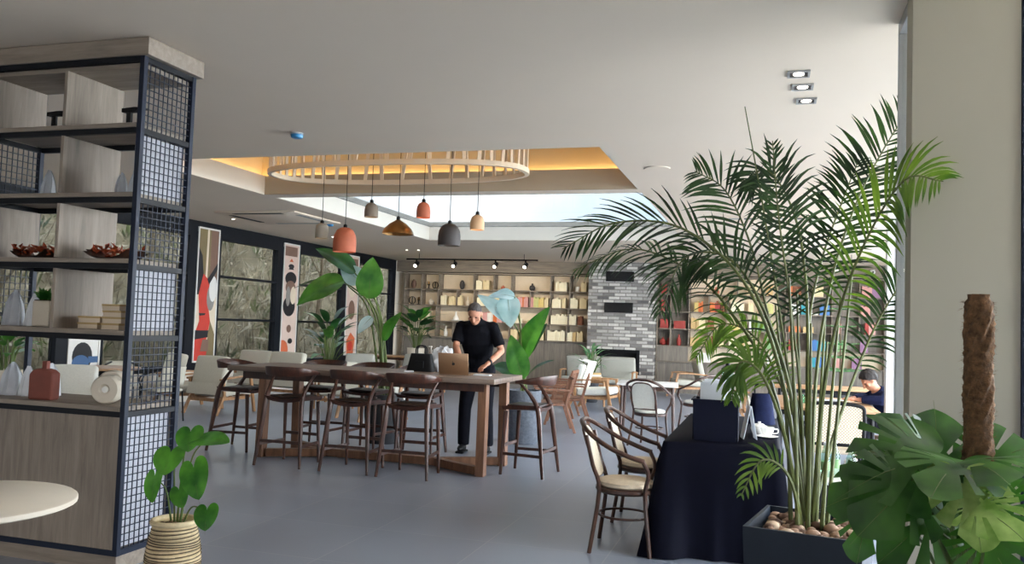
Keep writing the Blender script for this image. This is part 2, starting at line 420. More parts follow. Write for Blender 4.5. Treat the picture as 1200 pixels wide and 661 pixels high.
mb = MB(); mb.box(XE, XE+.2, 19.6, YN, 0, ZC); mb.box(XE, XE+.2, YG, 19.6, 0, .1); mb.box(XE, XE+.2, YS, YG, 0, ZC)
struct('wall_right', mb, 'plaster')

w = thing('window_20', None, None, (XE, 0, 0), kind='structure')
f = MB()
for y in [YG+.06+k*2.06 for k in range(9)]: f.box(.02, .1, y-.05, y+.05, .1, ZC)
f.box(.02, .1, YG, 19.6, 3.15, ZC); f.build('window_frame', 'dark_frame', w)
g = MB(); g.box(.05, .06, YG, 19.6, .1, 3.15); g.build('window_pane', 'clear_glass', w)
mb = MB(); mb.box(XW-.2, -4.5, YS-.2, YS, 0, ZC); mb.box(.5, XE+.2, YS-.2, YS, 0, ZC); mb.box(-4.5, .5, YS-.2, YS, 2.6, ZC); struct('wall_front', mb, 'plaster')
w = thing('window_21', None, None, (0, YS, 0), kind='structure')  # unseen window added behind the camera to light the shelf front
f = MB()
for x in (-4.45, -2, .45): f.box(x-.05, x+.05, -.1, -.02, 0, 2.6)
f.build('window_frame', 'dark_frame', w)
g = MB(); g.box(-4.5, .5, -.07, -.06, 0, 2.6); g.build('window_pane', 'grey_glass', w)
# wooden fascia above the bookcases
mb = MB(); mb.box(XW, -4.44, 21.4, YN, 2.95, ZC); mb.box(-2.74, 2.7, 21.4, YN, 2.95, ZC); struct('trim_5', mb, 'shelf_oak')
mb = MB(); mb.box(2.64, XE, 21.35, YN, 0, ZC); struct('wall_corner', mb, 'plaster')
# chimney breast of mixed grey and white bricks: solid round the firebox
mb = MB()
fx0, fx1, fz0, fz1 = -4.19, -3.09, .42, 1.04
mb.box(-4.44, fx0, 21.2, YN, 0, ZC); mb.box(fx1, -2.74, 21.2, YN, 0, ZC); mb.box(fx0, fx1, 21.2, YN, 0, fz0); mb.box(fx0, fx1, 21.2, YN, fz1, ZC)
struct('wall_chimney', mb, 'brick_wall')
t_ = thing('fireplace', 'black framed open fireplace low in the grey and white brick chimney', 'fireplace', ((fx0+fx1)/2, 21.2, fz0))
hw, hh = (fx1-fx0)/2, fz1-fz0
mb = MB(); mb.box(-hw, -hw+.07, -.02, .1, 0, hh); mb.box(hw-.07, hw, -.02, .1, 0, hh); mb.box(-hw+.07, hw-.07, -.02, .1, hh-.07, hh); mb.box(-hw+.07, hw-.07, -.02, .1, 0, .05)
mb.build('fire_frame', 'matt_black', t_)
mb = MB(); mb.box(-hw+.07, hw-.07, .38, .4, .05, hh-.07); mb.box(-hw+.07, -hw+.09, .1, .38, .05, hh-.07); mb.box(hw-.09, hw-.07, .1, .38, .05, hh-.07); mb.box(-hw+.09, hw-.09, .1, .38, hh-.09, hh-.07); mb.box(-hw+.09, hw-.09, .1, .38, .05, .07)
mb.build('firebox', 'firebox', t_)
for (x0, x1, z0, z1, lab) in ((-3.98, -3.29, 2.77, 3.0, 'black rectangular vent panel high on the brick chimney below the ceiling'), (-4.0, -3.3, 1.98, 2.21, 'black rectangular vent panel midway up the brick chimney above the fireplace')):
    v = thing('chimney_vent', lab, 'vent', ((x0+x1)/2, 21.2, z0))
    h = (x1-x0)/2; z = z1-z0
    mb = MB(); mb.box(-h, h, -.025, -.002, 0, z); mb.build('vent_panel', 'tv_glass', v)
    mb = MB(); mb.box(-h-.01, h+.01, -.03, -.001, -.012, 0); mb.box(-h-.01, h+.01, -.03, -.001, z, z+.012); mb.box(-h-.012, -h, -.03, -.001, 0, z); mb.box(h, h+.012, -.03, -.001, 0, z); mb.build('vent_frame', 'matt_black', v)

# near pillar with a slim glazed door frame on its far side, white post beyond
mb = MB(); mb.box(.62, 1.07, 4.25, 4.42, 0, ZC); struct('pillar', mb, 'pillar_paint')
mb = MB(); mb.box(1.072, 1.10, 4.24, 4.43, 0, ZC); struct('trim_6', mb, 'navy_metal')
w = thing('door_1', None, None, (.66, 4.42, 0), kind='structure')
f = MB(); f.box(-.02, .02, .42, .46, 0, ZC-.005); f.box(-.02, .02, 0.001, .42, ZC-.07, ZC-.005); f.box(-.02, .02, .001, .03, 0, ZC-.07); f.build('door_frame', 'grey_metal', w)
f = MB(); f.box(-.004, .004, .031, .419, .02, ZC-.071); f.build('door_glass', 'clear_glass', w)
mb = MB(); mb.box(1.135, 1.2, 9.25, 9.4, 0, ZC); mb.box(1.2, 1.22, 9.28, 9.4, 0, ZC); mb.box(1.22, 1.275, 9.25, 9.4, 0, ZC); struct('column', mb, 'white_metal')

# outside: terrace, hillside with brush
mb = MB(); mb.box(XE+.35, 40, -30, 45, -.35, -.1); mb.box(-2.5, 3.9, -30, YS-.35, -.35, -.1); struct('bounce_terrace', mb, 'bounce_terrace')  # unseen ground, added pale to bounce daylight up to the ceiling
mb = MB(); rnd = random.Random(3)
def hz(x, y):
    d = max(0, -11.4-x)
    return -.2+min(d*.78, 4.6+.05*d)+.35*math.sin(y*.9+d)*min(1, d)+.22*math.sin(y*2.3-d*1.7)*min(1, d)
mb.grid(lambda u, v: V((-10.4-u*14, -12+v*84, hz(-10.4-u*14, -12+v*84))), 40, 200)
struct('hillside', mb, 'hill_soil', smooth=2, fixn=False)
mb = MB()
def sprig(mb, p, n, size, rnd):
    for _ in range(n):
        d = V((rnd.uniform(-1, 1), rnd.uniform(-1, 1), rnd.uniform(-.1, 1.3))).normalized(); L = size*rnd.uniform(.5, 1.3)
        s = d.orthogonal().normalized()*L*rnd.uniform(.02, .075); q = p+d*L; c = p+d*L*.55
        mb.face(mb.verts([p, c+s, q, c-s]))
for _ in range(7000):
    x = -11.6-rnd.random()**1.3*8; y = 2+54*rnd.random()**.8
    mb.use(rnd.choice(('brush_leaf', 'brush_leaf', 'brush_grey', 'brush_green'))); sprig(mb, V((x, y, hz(x, y)-.05)), 9, rnd.uniform(.2, .6), rnd)
for _ in range(1500):
    x = -11.7-rnd.random()**1.3*7; y = 2+54*rnd.random()**.8; p = V((x, y, hz(x, y)-.05)); mb.use(rnd.choice(('brush_leaf', 'brush_grey', 'bark')))
    q = p+V((rnd.uniform(-.5, .5), rnd.uniform(-1.2, 1.2), rnd.uniform(.6, 2.4))); mb.tube([p, (p+q)/2+V((0, rnd.uniform(-.3, .3), rnd.uniform(0, .3))), q], [.014, .010, .004], 3, cap=False)
tag(mb.build('undergrowth', None, fixn=False), 'tangled dry brush covering the hillside outside the window wall', 'undergrowth', kind='stuff')
tl = ['thin bare tree trunk on the hillside seen through the window near the first printed panel', 'thin bare leaning tree on the hillside seen through the window beside the floral panel',
      'slim bare tree outside the last window by the far corner', 'slim bare forked tree on the hillside outside the shelf end of the window wall']
for i, (x, y, h, l) in enumerate(((-13.2, 15.4, 4.2, .3), (-13.8, 18.6, 4.5, -.5), (-13.4, 23.2, 4.5, .3), (-13, 11.4, 4, .5))):
    t_ = thing('bare_tree', tl[i], 'tree', (x, y, hz(x, y)-.05))
    mb = MB(); mb.tube(spline([(0, 0, 0), (.05, l*.3, h*.4), (0, l, h)], 10), [.09-.007*k for k in range(11)], 7); mb.build('trunk', 'bark', t_, 1)
    mb = MB()
    for k in range(7):
        z = h*(.35+.08*k); b0 = V((.03, l*z/h, z)); d = V((rnd.uniform(-.6, .6), rnd.choice((-1, 1))*rnd.uniform(.5, .9), rnd.uniform(.5, .9)))
        mb.tube([b0, b0+d*.5, b0+d*1.1+V((0, 0, .2))], [.03, .02, .008], 5)
    mb.build('branches', 'bark', t_, 1)
# ------------------------------------------------------------------ open display shelf in the foreground
SX0, SX1, SY0, SY1 = -4.98, -3.70, 4.21, 4.70
sh = thing('display_shelf', 'tall open shelf of grey oak boards in a navy metal frame with wire mesh ends', 'shelf', (SX1, SY0, 0))
SW, SD = SX0-SX1, SY1-SY0
mb = MB(); mb.box(SW+.01, -.01, .01, SD-.01, 0, .088); mb.build('plinth', 'grey_oak_flat', sh)
mb = MB(); mb.box(SW-.03, .035, -.012, SD+.03, 3.135, 3.245); mb.build('crown_board', 'grey_oak_flat', sh, bevel=.003)
LV = [.95, 1.41, 1.85, 2.26, 2.69]
for (px, py) in ((-.034, 0), (-.034, SD-.034), (SW, 0), (SW, SD-.034)):
    mb = MB(); mb.box(px, px+.034, py, py+.034, .09, 3.134); mb.build('frame_post', 'navy_metal', sh, bevel=.002)
for z in [.09]+[z-.035 for z in LV]+[3.1]:
    mb = MB()
    h = .034
    mb.box(SW+.035, -.035, .002, .03, z, z+h); mb.box(SW+.035, -.035, SD-.03, SD-.002, z, z+h)
    mb.box(-.032, -.004, .035, SD-.035, z, z+h); mb.box(SW+.004, SW+.032, .035, SD-.035, z, z+h)
    mb.build('frame_rail', 'black_metal' if z > .2 else 'navy_metal', sh)
for z in LV:
    mb = MB(); mb.box(SW+.036, -.036, -.004, SD+.004, z+.0, z+.028); mb.build('shelf_board', 'grey_oak_flat', sh, bevel=.002)
mb = MB(); mb.box(SW+.036, -.036, .031, SD-.031, 3.07, 3.098); mb.build('top_board', 'grey_oak_flat', sh)
for z0, z1 in ((.978+.44, 1.814), (1.88, 2.224), (2.29, 2.654), (2.72, 3.07)):
    mb = MB(); mb.box(-.605, -.58, -.002, SD-.002, z0+.001, z1-.001); mb.build('divider_panel', 'grey_oak', sh, bevel=.002)
for z0, z1 in ((1.88, 2.224), (2.72, 3.07)):
    mb = MB(); mb.box(SW+.036, SW+.06, .03, SD-.03, z0+.001, z1-.001); mb.build('end_panel', 'grey_oak', sh)
mb = MB(); mb.box(SW+.036, -.036, .004, .024, .126, .914); mb.box(SW+.036, -.036, SD-.03, SD-.034+.01, .126, .914); mb.build('cabinet_panel', 'grey_oak', sh)
for z0, z1 in ((.126, .914), (1.44, 1.814), (2.29, 2.654)):
    mb = MB(); mb.box(-.066, -.05, .036, SD-.036, z0, z1); mb.build('inner_side', 'grey_white', sh)
def mesh_panel(x, z0, z1):
    mb = MB(); n = 10
    for k in range(1, n):
        y = .034+(SD-.068)*k/n; mb.box(x-.0025, x+.0025, y-.0028, y+.0028, z0, z1)
    m = max(2, round((z1-z0)/.043))
    for k in range(1, m):
        z = z0+(z1-z0)*k/m; mb.box(x+.0026, x+.0066, .034, SD-.034, z-.0028, z+.0028)
    mb.build('wire_mesh', 'navy_metal', sh)
ZS = [.124]+LV+[3.1]
for k in range(6): mesh_panel(-.017, ZS[k] if k == 0 else ZS[k]+0, ZS[k+1]-.035 if k < 5 else 3.1)
for k in (2, 4): mesh_panel(SW+.017, ZS[k], ZS[k+1]-.035)
mb = MB(); mb.box(SW-.06, SW-.03, 0, SD, 0, .02)
mb.bm.free()

def paper_bag(x, y, z, h, w, label, m='white_paper', rz=0):
    t = thing('folded_paper_bag', label, 'bag', (x, y, z), rz, 'paper bags on the display shelf')
    b = MB()
    b.grid(lambda u, v: V(((v-.5)*w*(1-.15*u-.85*max(0, u-.55)**1.5*2.1), -.5*w*.6*(1-u)+.01*math.sin(v*9), u*h*(1-.12*abs(v-.6)*u))), 8, 6)
    b.grid(lambda u, v: V(((v-.5)*w*(1-.15*u-.85*max(0, u-.55)**1.5*2.1), .5*w*.6*(1-u)+.012, u*h*(1-.12*abs(v-.6)*u))), 8, 6)
    b.build('bag_front', m, t, 1)
    c = MB()
    for s in (-.5, .5): c.grid(lambda u, v: V((s*w*(1-.15*u-.85*max(0, u-.55)**1.5*2.1), (v-.5)*w*.6*(1-u)*(1-.3*math.sin(PI*v))+.006, u*h*.93)), 8, 3)
    c.build('bag_gusset', m, t, 1)
r2 = 2.26+.0285
paper_bag(-4.69, 4.5, r2, .21, .09, 'silver pointed paper bag by the wire mesh end, second shelf board from the top', 'silver_paper')
paper_bag(-4.085, 4.5, r2, .18, .075, 'silver pointed paper bag close to the divider panel, second shelf board from the top', 'silver_paper', .4)
paper_bag(-3.985, 4.5, r2, .19, .08, 'silver pointed paper bag close to the mesh end, second shelf board from the top', 'silver_paper', -.2)
r4 = 1.41+.0285
paper_bag(-4.86, 4.45, r4, .24, .12, 'white pointed paper bag leaning in the mesh-backed bay, farther from the plant pot', 'silver_paper', .3)
paper_bag(-4.715, 4.47, r4, .22, .11, 'white pointed paper bag beside the small plant pot on the shelf', 'white_paper', -.2)
r5 = .95+.0285
paper_bag(-4.81, 4.42, r5, .22, .13, 'white pointed paper bag at the far left end of the cabinet top', 'silver_paper', .2)
paper_bag(-4.675, 4.42, r5, .20, .10, 'white pointed paper bag just left of the flat terracotta jug', 'white_paper', -.1)
paper_bag(-4.57, 4.5, r5, .22, .12, 'white pointed paper bag partly hidden behind the flat terracotta jug', 'white_paper', .5)
# T-shaped black ornaments on the top level
for x, y, l in ((-4.05, 4.5, 'black T-shaped metal stand beside the mesh end on the topmost board'), (-4.67, 4.5, 'black T-shaped metal stand left of the divider on the topmost board')):
    t = thing('metal_stand', l, 'ornament', (x, y, 2.69+.0285), group='black stands on the top board')
    b = MB(); b.box(-.045, .045, -.03, .03, 0, .012); b.box(-.018, .018, -.012, .012, .012, .145); b.build('stand_foot', 'matt_black', t, bevel=.004)
    b = MB(); b.prism([(-.05, .1455), (.05, .1455), (.075, .16), (.13, .158), (.13, .172), (.05, .178), (-.05, .172)], 'y', -.02, .02); b.build('stand_bar', 'matt_black', t, bevel=.003)
# trays of coppery dried leaves
for k, (x, y, s, l) in enumerate(((-4.02, 4.42, 1.0, 'wooden tray heaped with copper dried leaves right of the divider'), (-4.66, 4.42, .85, 'wooden tray heaped with copper dried leaves left of the divider'))):
    t = thing('leaf_tray', l, 'tray', (x, y, 1.85+.0285), group='trays of dried leaves')
    b = MB(); b.grid(lambda u, v: V(((u-.5)*.34*s*(.8+.2*abs(2*v-1)), (v-.5)*.2*s, .004+.05*(abs(2*u-1)**2.5))), 12, 6)
    b.grid(lambda u, v: V(((u-.5)*.32*s*(.8+.2*abs(2*v-1)), (v-.5)*.18*s, .016+.05*(abs(2*u-1)**2.5))), 12, 6)
    b.build('tray', 'walnut', t, 1)
    b = MB(); rr = random.Random(k)
    for _ in range(46):
        c = V((rr.uniform(-.15, .15)*s, rr.uniform(-.08, .08)*s, rr.uniform(.03, .075))); d = V((rr.uniform(-1, 1), rr.uniform(-1, 1), rr.uniform(-.2, .9))).normalized(); L = rr.uniform(.04, .075)
        q = d.orthogonal().normalized(); q.rotate(Matrix.Rotation(rr.uniform(0, 6), 3, d)); n = d.cross(q)*.012
        b.face(b.verts([c, c+d*L*.35+q*.016+n, c+d*L, c+d*L*.35-q*.016+n]))
    b.build('dried_leaves', 'copper_leaf', t, fixn=False)
# stacked kraft boxes
def kraft(x, y, n, w, label, z=None):
    for k in range(n):
        t = thing('kraft_box', label[k], 'box', (x+.004*((k*7) % 3-1), y, (z or r4)+k*.0402), .05*((k*5) % 3-1), 'kraft boxes on the shelf')
        b = MB(); b.box(-w/2, w/2, -.07, .07, 0, .027); b.build('box_base', 'cream_print', t); 
        b = MB(); b.box(-w/2-.003, w/2+.003, -.073, .073, .0272, .0395); b.build('box_lid', 'book_tan', t)
o_ = ['lowest', 'second', 'third', 'fourth', 'topmost']
kraft(-4.14, 4.42, 2, .16, ['lower flat kraft box in the short stack beside the divider', 'upper flat kraft box in the short stack beside the divider'])
kraft(-3.965, 4.42, 4, .14, [o_[k if k < 3 else 4]+' flat kraft box in the tall stack beside the mesh end' for k in range(4)])
# plant pot bay
t = thing('potted_succulent', 'small cream pot with a bright green plant standing on the shelf left of the divider', 'plant', (-4.585, 4.46, r4))
b = MB(); b.box(-.07, .07, -.06, .06, 0, .17); b.build('pot', 'cream_ceramic', t, bevel=.01)
b = MB(); b.box(-.062, .062, -.052, .052, .1705, .176); b.build('soil', 'soil', t)
b = MB(); rr = random.Random(2)
for _ in range(22):
    d = V((rr.uniform(-1, .5), rr.uniform(-1, 1), rr.uniform(.2, 1))).normalized(); c = V((-.02, 0, .175)); q = d.orthogonal().normalized()*.016; L = rr.uniform(.05, .1)
    b.face(b.verts([c, c+d*L*.5+q, c+d*L, c+d*L*.5-q]))
b.build('foliage', 'heart_leaf', t, fixn=False)
# terracotta flat jug
t = thing('flat_jug', 'flat terracotta jug with a short square neck standing on the cabinet top', 'vase', (-4.41, 4.30, r5), .1)
ol = [(-.085, 0), (.085, 0), (.085, .17), (.055, .19), (.02, .197), (-.03, .197), (-.062, .188), (-.085, .16)]
b = MB(); b.prism(ol, 'y', -.04, .04); b.build('jug_body', 'terracotta_jug', t, bevel=.012)
b = MB(); b.box(-.012, .022, -.016, .016, .195, .245); b.build('jug_neck', 'terracotta_jug', t, bevel=.004)
# ring vases
def ring_vase(x, y, r, w, label, rz):
    t = thing('ring_vase', label, 'vase', (x, y, r5), rz, 'round drum vases on the cabinet top')
    M = Matrix.Translation((0, 0, r)) @ Matrix.Rotation(PI/2, 4, 'X')
    b = MB(); b.lathe([(r*.99*math.sin(a) if 0 else q, z) for q, z in ((.018, -w/2+.025), (.03, -w/2+.008), (.036, -w/2), (r*.9, -w/2), (r*.985, -w/2+.012), (r, -w/2+.03), (r, w/2-.03), (r*.985, w/2-.012), (r*.9, w/2), (.036, w/2), (.018, w/2-.02))], (0, 0, 0), 28, M)
    b.build('vase_drum', 'cream_ceramic', t, 1)
    b = MB(); b.lathe([(.017, -.012), (.021, -.01), (.021, .0), (.012, .001)], (0, 0, w/2-.008), 12, M); b.build('vase_mouth', 'white_ceramic', t, 1)
ring_vase(-3.94, 4.33, .09, .10, 'cream drum-shaped vase with a round centre hole, nearest on the cabinet top', .30)
ring_vase(-4.13, 4.58, .095, .09, 'white drum-shaped vase standing behind the nearer cream drum vase', .35)

# ------------------------------------------------------------------ bookcases with their contents
ROW = [1.19, 1.62, 2.05, 2.49, 2.92]
def bookcase(name, label, x0, x1, rows, divs, low, extra=None):
    y0, y1 = 21.45, 21.79
    t = thing(name, label, 'bookcase', (x0, y0, 0)); W = x1-x0; D = y1-y0
    mb = MB(); mb.box(0, W, D-.015, D, low, rows[-1]); mb.build('back_panel', 'cream_print', t)
    for a in (0, W-.025): mb = MB(); mb.box(a, a+.025, 0, D-.016, 0, rows[-1]); mb.build('side_panel', 'shelf_oak', t)
    for z in rows: mb = MB(); mb.box(.0255, W-.0255, 0, D-.016, z-.025, z); mb.build('shelf_board', 'shelf_oak', t)
    for z0, z1, dv in zip(rows, rows[1:], divs):
        for x in dv: mb = MB(); mb.box(x-x0-.012, x-x0+.012, .003, D-.016, z0+.0005, z1-.0255); mb.build('divider', 'shelf_oak', t)
    n = int(W/.55)
    mb = MB()
    for k in range(n):
        a, b = .03+(W-.06)*k/n, .03+(W-.06)*(k+1)/n
        mb.box(a+.003, b-.003, .06, .08, .06, rows[0]-.03)
    mb.box(.03, W-.03, .081, .1, .0, rows[0]-.03)
    mb.build('cabinet_front', 'cabinet_oak', t)
    if extra:
        for (a, b, z0, z1, y) in extra: mb = MB(); mb.box(a-x0, b-x0, y, y+.012, z0, z1); mb.build('grey_panel', 'cabinet_oak', t)
    return t
def cx(c): return -9.68+(c-100)*.00583
DL = [[cx(c) for c in r] for r in ((265, 350, 440, 540, 625, 720, 800, 895), (265, 440, 625, 810, 900), (185, 270, 365, 450, 630, 720, 815, 905), (185, 275, 447, 545, 630, 815, 905))]
bookcase('bookcase', 'grey oak bookcase of uneven compartments between the window wall and the brick chimney', -9.70, -4.46, ROW, DL, 1.19)
DR = [[-.1, .4, 1.43], [-2.376, -1.92, -1.44, -1.0, -.1, .4, .87, 1.43], [-2.376, -1.92, -1.01, -.52, .38, 1.43, 2.04], [-2.376, -1.92, -1.44, -.98, -.1, .4, 1.43], [-2.3, -1.92, -.76, .36, .866, 1.43, 2.04]]
ROWR = [.80]+ROW
bookcase('bookcase', 'grey oak bookcase with a rainbow of books behind the tall palm, beyond the chimney', -2.72, 2.6, ROWR, DR, .80, [(-2.69, -1.93, .802, 1.163, .015), (-2.69, -1.93, 1.19, 2.9, .31), (.2, 2.57, 1.192, 2.9, .31)])

_bk = {}
def book_mesh(col):
    if col not in _bk:
        b = MB(); b.use('book_'+col)
        b.box(-.02, -.0165, 0, .18, 0, .25); b.box(.0165, .02, 0, .18, 0, .25); b.box(-.0165, .0165, 0, .004, 0, .25)
        b.use('page'); b.box(-.0165, .0165, .004, .174, .004, .246)
        o = b.build('book'); me = o.data; bpy.data.objects.remove(o); _bk[col] = me
    return _bk[col]
NB = [0]
ORD = ['first', 'second', 'third', 'fourth', 'fifth', 'sixth', 'seventh', 'eighth', 'ninth']
RN = {4: 'top row', 3: 'second row down', 2: 'third row down', 1: 'fourth row down', 0: 'lowest row'}
brnd = random.Random(11)
def put_book(col, x, y, z, s, rot, label, group):
    o = bpy.data.objects.new('book', book_mesh(col)); C.objects.link(o)
    o.location = (x, y, z); o.scale = s; o.rotation_euler = rot
    tag(o, label, 'book', group); NB[0] += 1
def fill(side, row, cell, specs):
    """specs: list of ('col', n) standing, ('col', n, 'f') lying, numbers are gaps in metres"""
    rows = ROW if side == 'L' else ROWR; dv = (DL if side == 'L' else DR)[row]
    lo = -9.67 if side == 'L' else -2.69; hi = -4.49 if side == 'L' else 2.57
    ed = [lo]+list(dv)+[hi]; a, b = ed[cell]+.016, ed[cell+1]-.016
    z = rows[row]+.001; H = rows[row+1]-rows[row]-.03
    rn = RN[row if side == 'L' else row-1] if not (side == 'R' and row == 0) else 'knee-high row'
    where = ('window-side bookcase' if side == 'L' else 'palm-side bookcase')
    frm = 'windows' if side == 'L' else 'chimney'
    x = a+.004
    for s in specs:
        if not isinstance(s, tuple): x += s; continue
        col, n = s[0], s[1]; flat = len(s) > 2
        lab = '%s book %s in the %s, %s, %s compartment from the %s' % (col, 'lying' if flat else 'standing', where, rn, ORD[cell], frm)
        grp = '%s books %s, %s, compartment %d of the %s' % (col, 'lying' if flat else 'standing', rn, cell+1, where)
        if flat:
            zz = z; L = brnd.uniform(.24, .3)
            if x+L > b: L = b-x-.004
            for k in range(n):
                th = brnd.uniform(.9, 1.4)
                put_book(col, x+L*.01, 21.48, zz+.02*th, (th, .95, L/.25*.96), (0, PI/2, 0), lab, grp)
                zz += .04*th+.0006
            x += L+.008
        else:
            for k in range(n):
                th = brnd.uniform(.75, 1.45); w = .04*th
                if x+w > b: break
                put_book(col, x+w/2, 21.46+brnd.uniform(0, .04), z, (th, brnd.uniform(.9, 1.1), brnd.uniform(.86, 1.12)), (0, 0, 0), lab, grp)
                x += w+.0008
def slot(side, row, cell, f=.5):
    rows = ROW if side == 'L' else ROWR; dv = (DL if side == 'L' else DR)[row]
    lo = -9.67 if side == 'L' else -2.69; hi = -4.49 if side == 'L' else 2.57
    ed = [lo]+list(dv)+[hi]
    return V((ed[cell]+(ed[cell+1]-ed[cell])*f, 21.6, rows[row]+.001))
def vase(p, prof, m, label, name='vase', cat='vase', neck=None):
    t = thing(name, label, cat, p)
    b = MB(); b.lathe(prof, (0, 0, 0), 14); b.build('body', m, t, 1)
    r, z = prof[-1]
    b = MB(); b.lathe([(r*1.0, z+.001), (r*1.12, z+.004), (r*1.12, z+.012), (r*.8, z+.014)], (0, 0, 0), 14); b.build('rim', neck or m, t, 1)
BELLY = [(.03, 0), (.07, .03), (.085, .08), (.06, .13), (.025, .15), (.022, .18)]
TALL = [(.04, 0), (.05, .02), (.055, .14), (.03, .2), (.018, .22), (.02, .27)]
OVAL = [(.03, 0), (.06, .04), (.075, .12), (.06, .2), (.03, .235)]
BOTTLE = [(.05, 0), (.06, .02), (.055, .1), (.03, .13), (.016, .16), (.016, .24)]
# bookcase by the windows, top row
def candle(p, label, m='matt_black'):
    t = thing('candle_holder', label, 'ornament', p)
    b = MB(); b.lathe([(.06, 0), (.06, .01), (.012, .02), (.012, .1), (.04, .11), (.04, .12)], (0, 0, 0), 12); b.build('stand', m, t, 1)
    b = MB(); b.lathe([(.026, .121), (.03, .13), (.03, .2), (.01, .205)], (0, 0, 0), 12); b.build('holder_cup', 'brass', t, 1)
def wire_ball(p, label, r=.09):
    t = thing('wire_ornament', label, 'ornament', p)
    for k in range(3):
        b = MB(); a = PI*k/3
        b.tube([(r*math.cos(q)*math.cos(a), r*math.cos(q)*math.sin(a), r+.012+r*math.sin(q)) for q in [2*PI*j/20 for j in range(20)]], .008, 5, closed=True); b.build('wire_ring', 'matt_black', t, 1)
    b = MB(); b.lathe([(.05, 0), (.05, .012), (.02, .016)], (0, 0, 0), 10); b.build('foot_disc', 'matt_black', t, 1)
vase(slot('L', 3, 0, .42), OVAL, 'brown_print', 'brown ceramic oval vase in the top corner compartment beside the windows')
candle(slot('L', 3, 1, .3), 'black candle holder in the top row, second compartment from the windows, left one')
wire_ball(slot('L', 3, 1, .68), 'black wire ball ornament in the top row, second compartment from the windows')
vase(slot('L', 3, 2, .62), OVAL, 'shade_charcoal', 'dark oval vase in the wide compartment of the top row by the windows')
fill('L', 3, 3, [.04, ('pale', 4), .02, ('cream', 4)])
vase(slot('L', 3, 4, .45), [(.02, 0), (.05, .02), (.06, .06), (.045, .1), (.02, .115)], 'terracotta', 'small terracotta globe vase in the top row above the man')
vase(slot('L', 3, 5, .5), BELLY, 'shade_charcoal', 'dark round-bellied vase with a narrow neck in the wide top compartment near the chimney')
fill('L', 3, 6, [.1, ('pale', 6)])
fill('L', 3, 7, [.26, ('cream', 4)]); vase(slot('L', 3, 7, .35), [(.04, 0), (.06, .01), (.065, .1), (.062, .12)], 'white_ceramic', 'white cup in the top compartment next to the chimney', 'cup', 'cup')
wire_ball(slot('L', 2, 0, .35), 'black wire ball ornament in the second row down, first compartment from the windows', .1)
candle(slot('L', 2, 0, .75), 'black candle holder in the second row down, first compartment from the windows')
vase(slot('L', 2, 1, .5), BELLY, 'cream_ceramic', 'cream round-bellied vase in the second row, second compartment from the windows')
fill('L', 2, 2, [.06, ('pale', 4), .06, ('cream', 5)])
fill('L', 2, 3, [('cream', 2)]); vase(slot('L', 2, 3, .55), BOTTLE, 'cream_ceramic', 'cream bottle vase behind the head of the standing man')
fill('L', 2, 4, [.06, ('pale', 5), .05, ('cream', 8)])
fill('L', 2, 5, [.02, ('tan', 3), ('pink', 3), ('orange', 1), ('pink', 3)])
fill('L', 2, 6, [('pink', 2), ('lime', 3), ('yellow', 3), .02, ('cream', 2)])
fill('L', 2, 7, [.02, ('pale', 6), .03, ('cream', 2)])
fill('L', 2, 8, [('pale', 4), .05, ('cream', 4)])
fill('L', 1, 0, [.4, ('cream', 3), .08, ('pale', 2)])
t = thing('cone_vase', 'white cone vase on a wide dish, third row down beside the standing man', 'vase', slot('L', 1, 1, .52))
b = MB(); b.lathe([(.1, 0), (.17, .02), (.17, .03), (.05, .034)], (0, 0, 0), 16); b.build('dish', 'white_ceramic', t, 1)
b = MB(); b.lathe([(.09, .035), (.07, .1), (.025, .18), (.02, .24), (.026, .26)], (0, 0, 0), 14); b.build('cone', 'white_ceramic', t, 1)
fill('L', 1, 2, [.3, ('pink', 3), ('white', 4), ('orange', 2), ('pink', 3)])
fill('L', 1, 3, [.06, ('pale', 3, 'f'), .16, ('lime', 2, 'f')])
fill('L', 1, 4, [.04, ('pale', 10)])
fill('L', 1, 5, [('pale', 5), .05, ('brown', 2)])
wire_ball(slot('L', 0, 0, .3), 'black wire ball ornament in the lowest row, first compartment from the windows', .1)
candle(slot('L', 0, 0, .7), 'black candle holder in the lowest row, first compartment from the windows')
vase(slot('L', 0, 1, .5), TALL, 'white_ceramic', 'tall white bottle vase in the lowest row, second compartment from the windows')
fill('L', 0, 2, [.05, ('cream', 3, 'f')])
fill('L', 0, 3, [.05, ('cream', 5), .02, ('pale', 2)])
vase(slot('L', 0, 4, .35), [(.06, 0), (.08, .02), (.09, .14), (.085, .16)], 'cream_ceramic', 'cream pot in the lowest row just beyond the standing man', 'pot', 'pot')
fill('L', 0, 5, [.02, ('cream', 4), .04, ('tan', 3)])
fill('L', 0, 6, [.1, ('cream', 6)])
fill('L', 0, 7, [.01, ('pale', 12)])
fill('L', 0, 8, [('pale', 3), ('tan', 2), .03, ('cream', 4)])
# bookcase behind the palm
vase(slot('R', 4, 3-1, .55), BELLY, 'terracotta', 'brown round-bellied pot in the top row seen through the palm fronds')
fill('R', 4, 0, [.05, ('red', 3)]); fill('R', 4, 3, [.2, ('cream', 5), .2, ('tan', 4)]); fill('R', 4, 4, [.06, ('orange', 2), ('brown', 4)])
fill('R', 4, 5, [.1, ('cream', 5)]); fill('R', 4, 7, [.03, ('pink', 5), ('purple', 4)])
fill('R', 3, 0, [.06, ('red', 2)]); fill('R', 3, 2, [.1, ('yellow', 3), ('orange', 3)]); fill('R', 3, 3, [('orange', 3), ('red', 3), .03, ('brown', 2)])
fill('R', 3, 4, [.05, ('pale', 7), .1, ('cream', 3)]); fill('R', 3, 5, [('lime', 4)]); fill('R', 3, 6, [.04, ('white', 5), .04, ('teal', 2), .03, ('white', 1, 'f'), .03, ('blue', 6)])
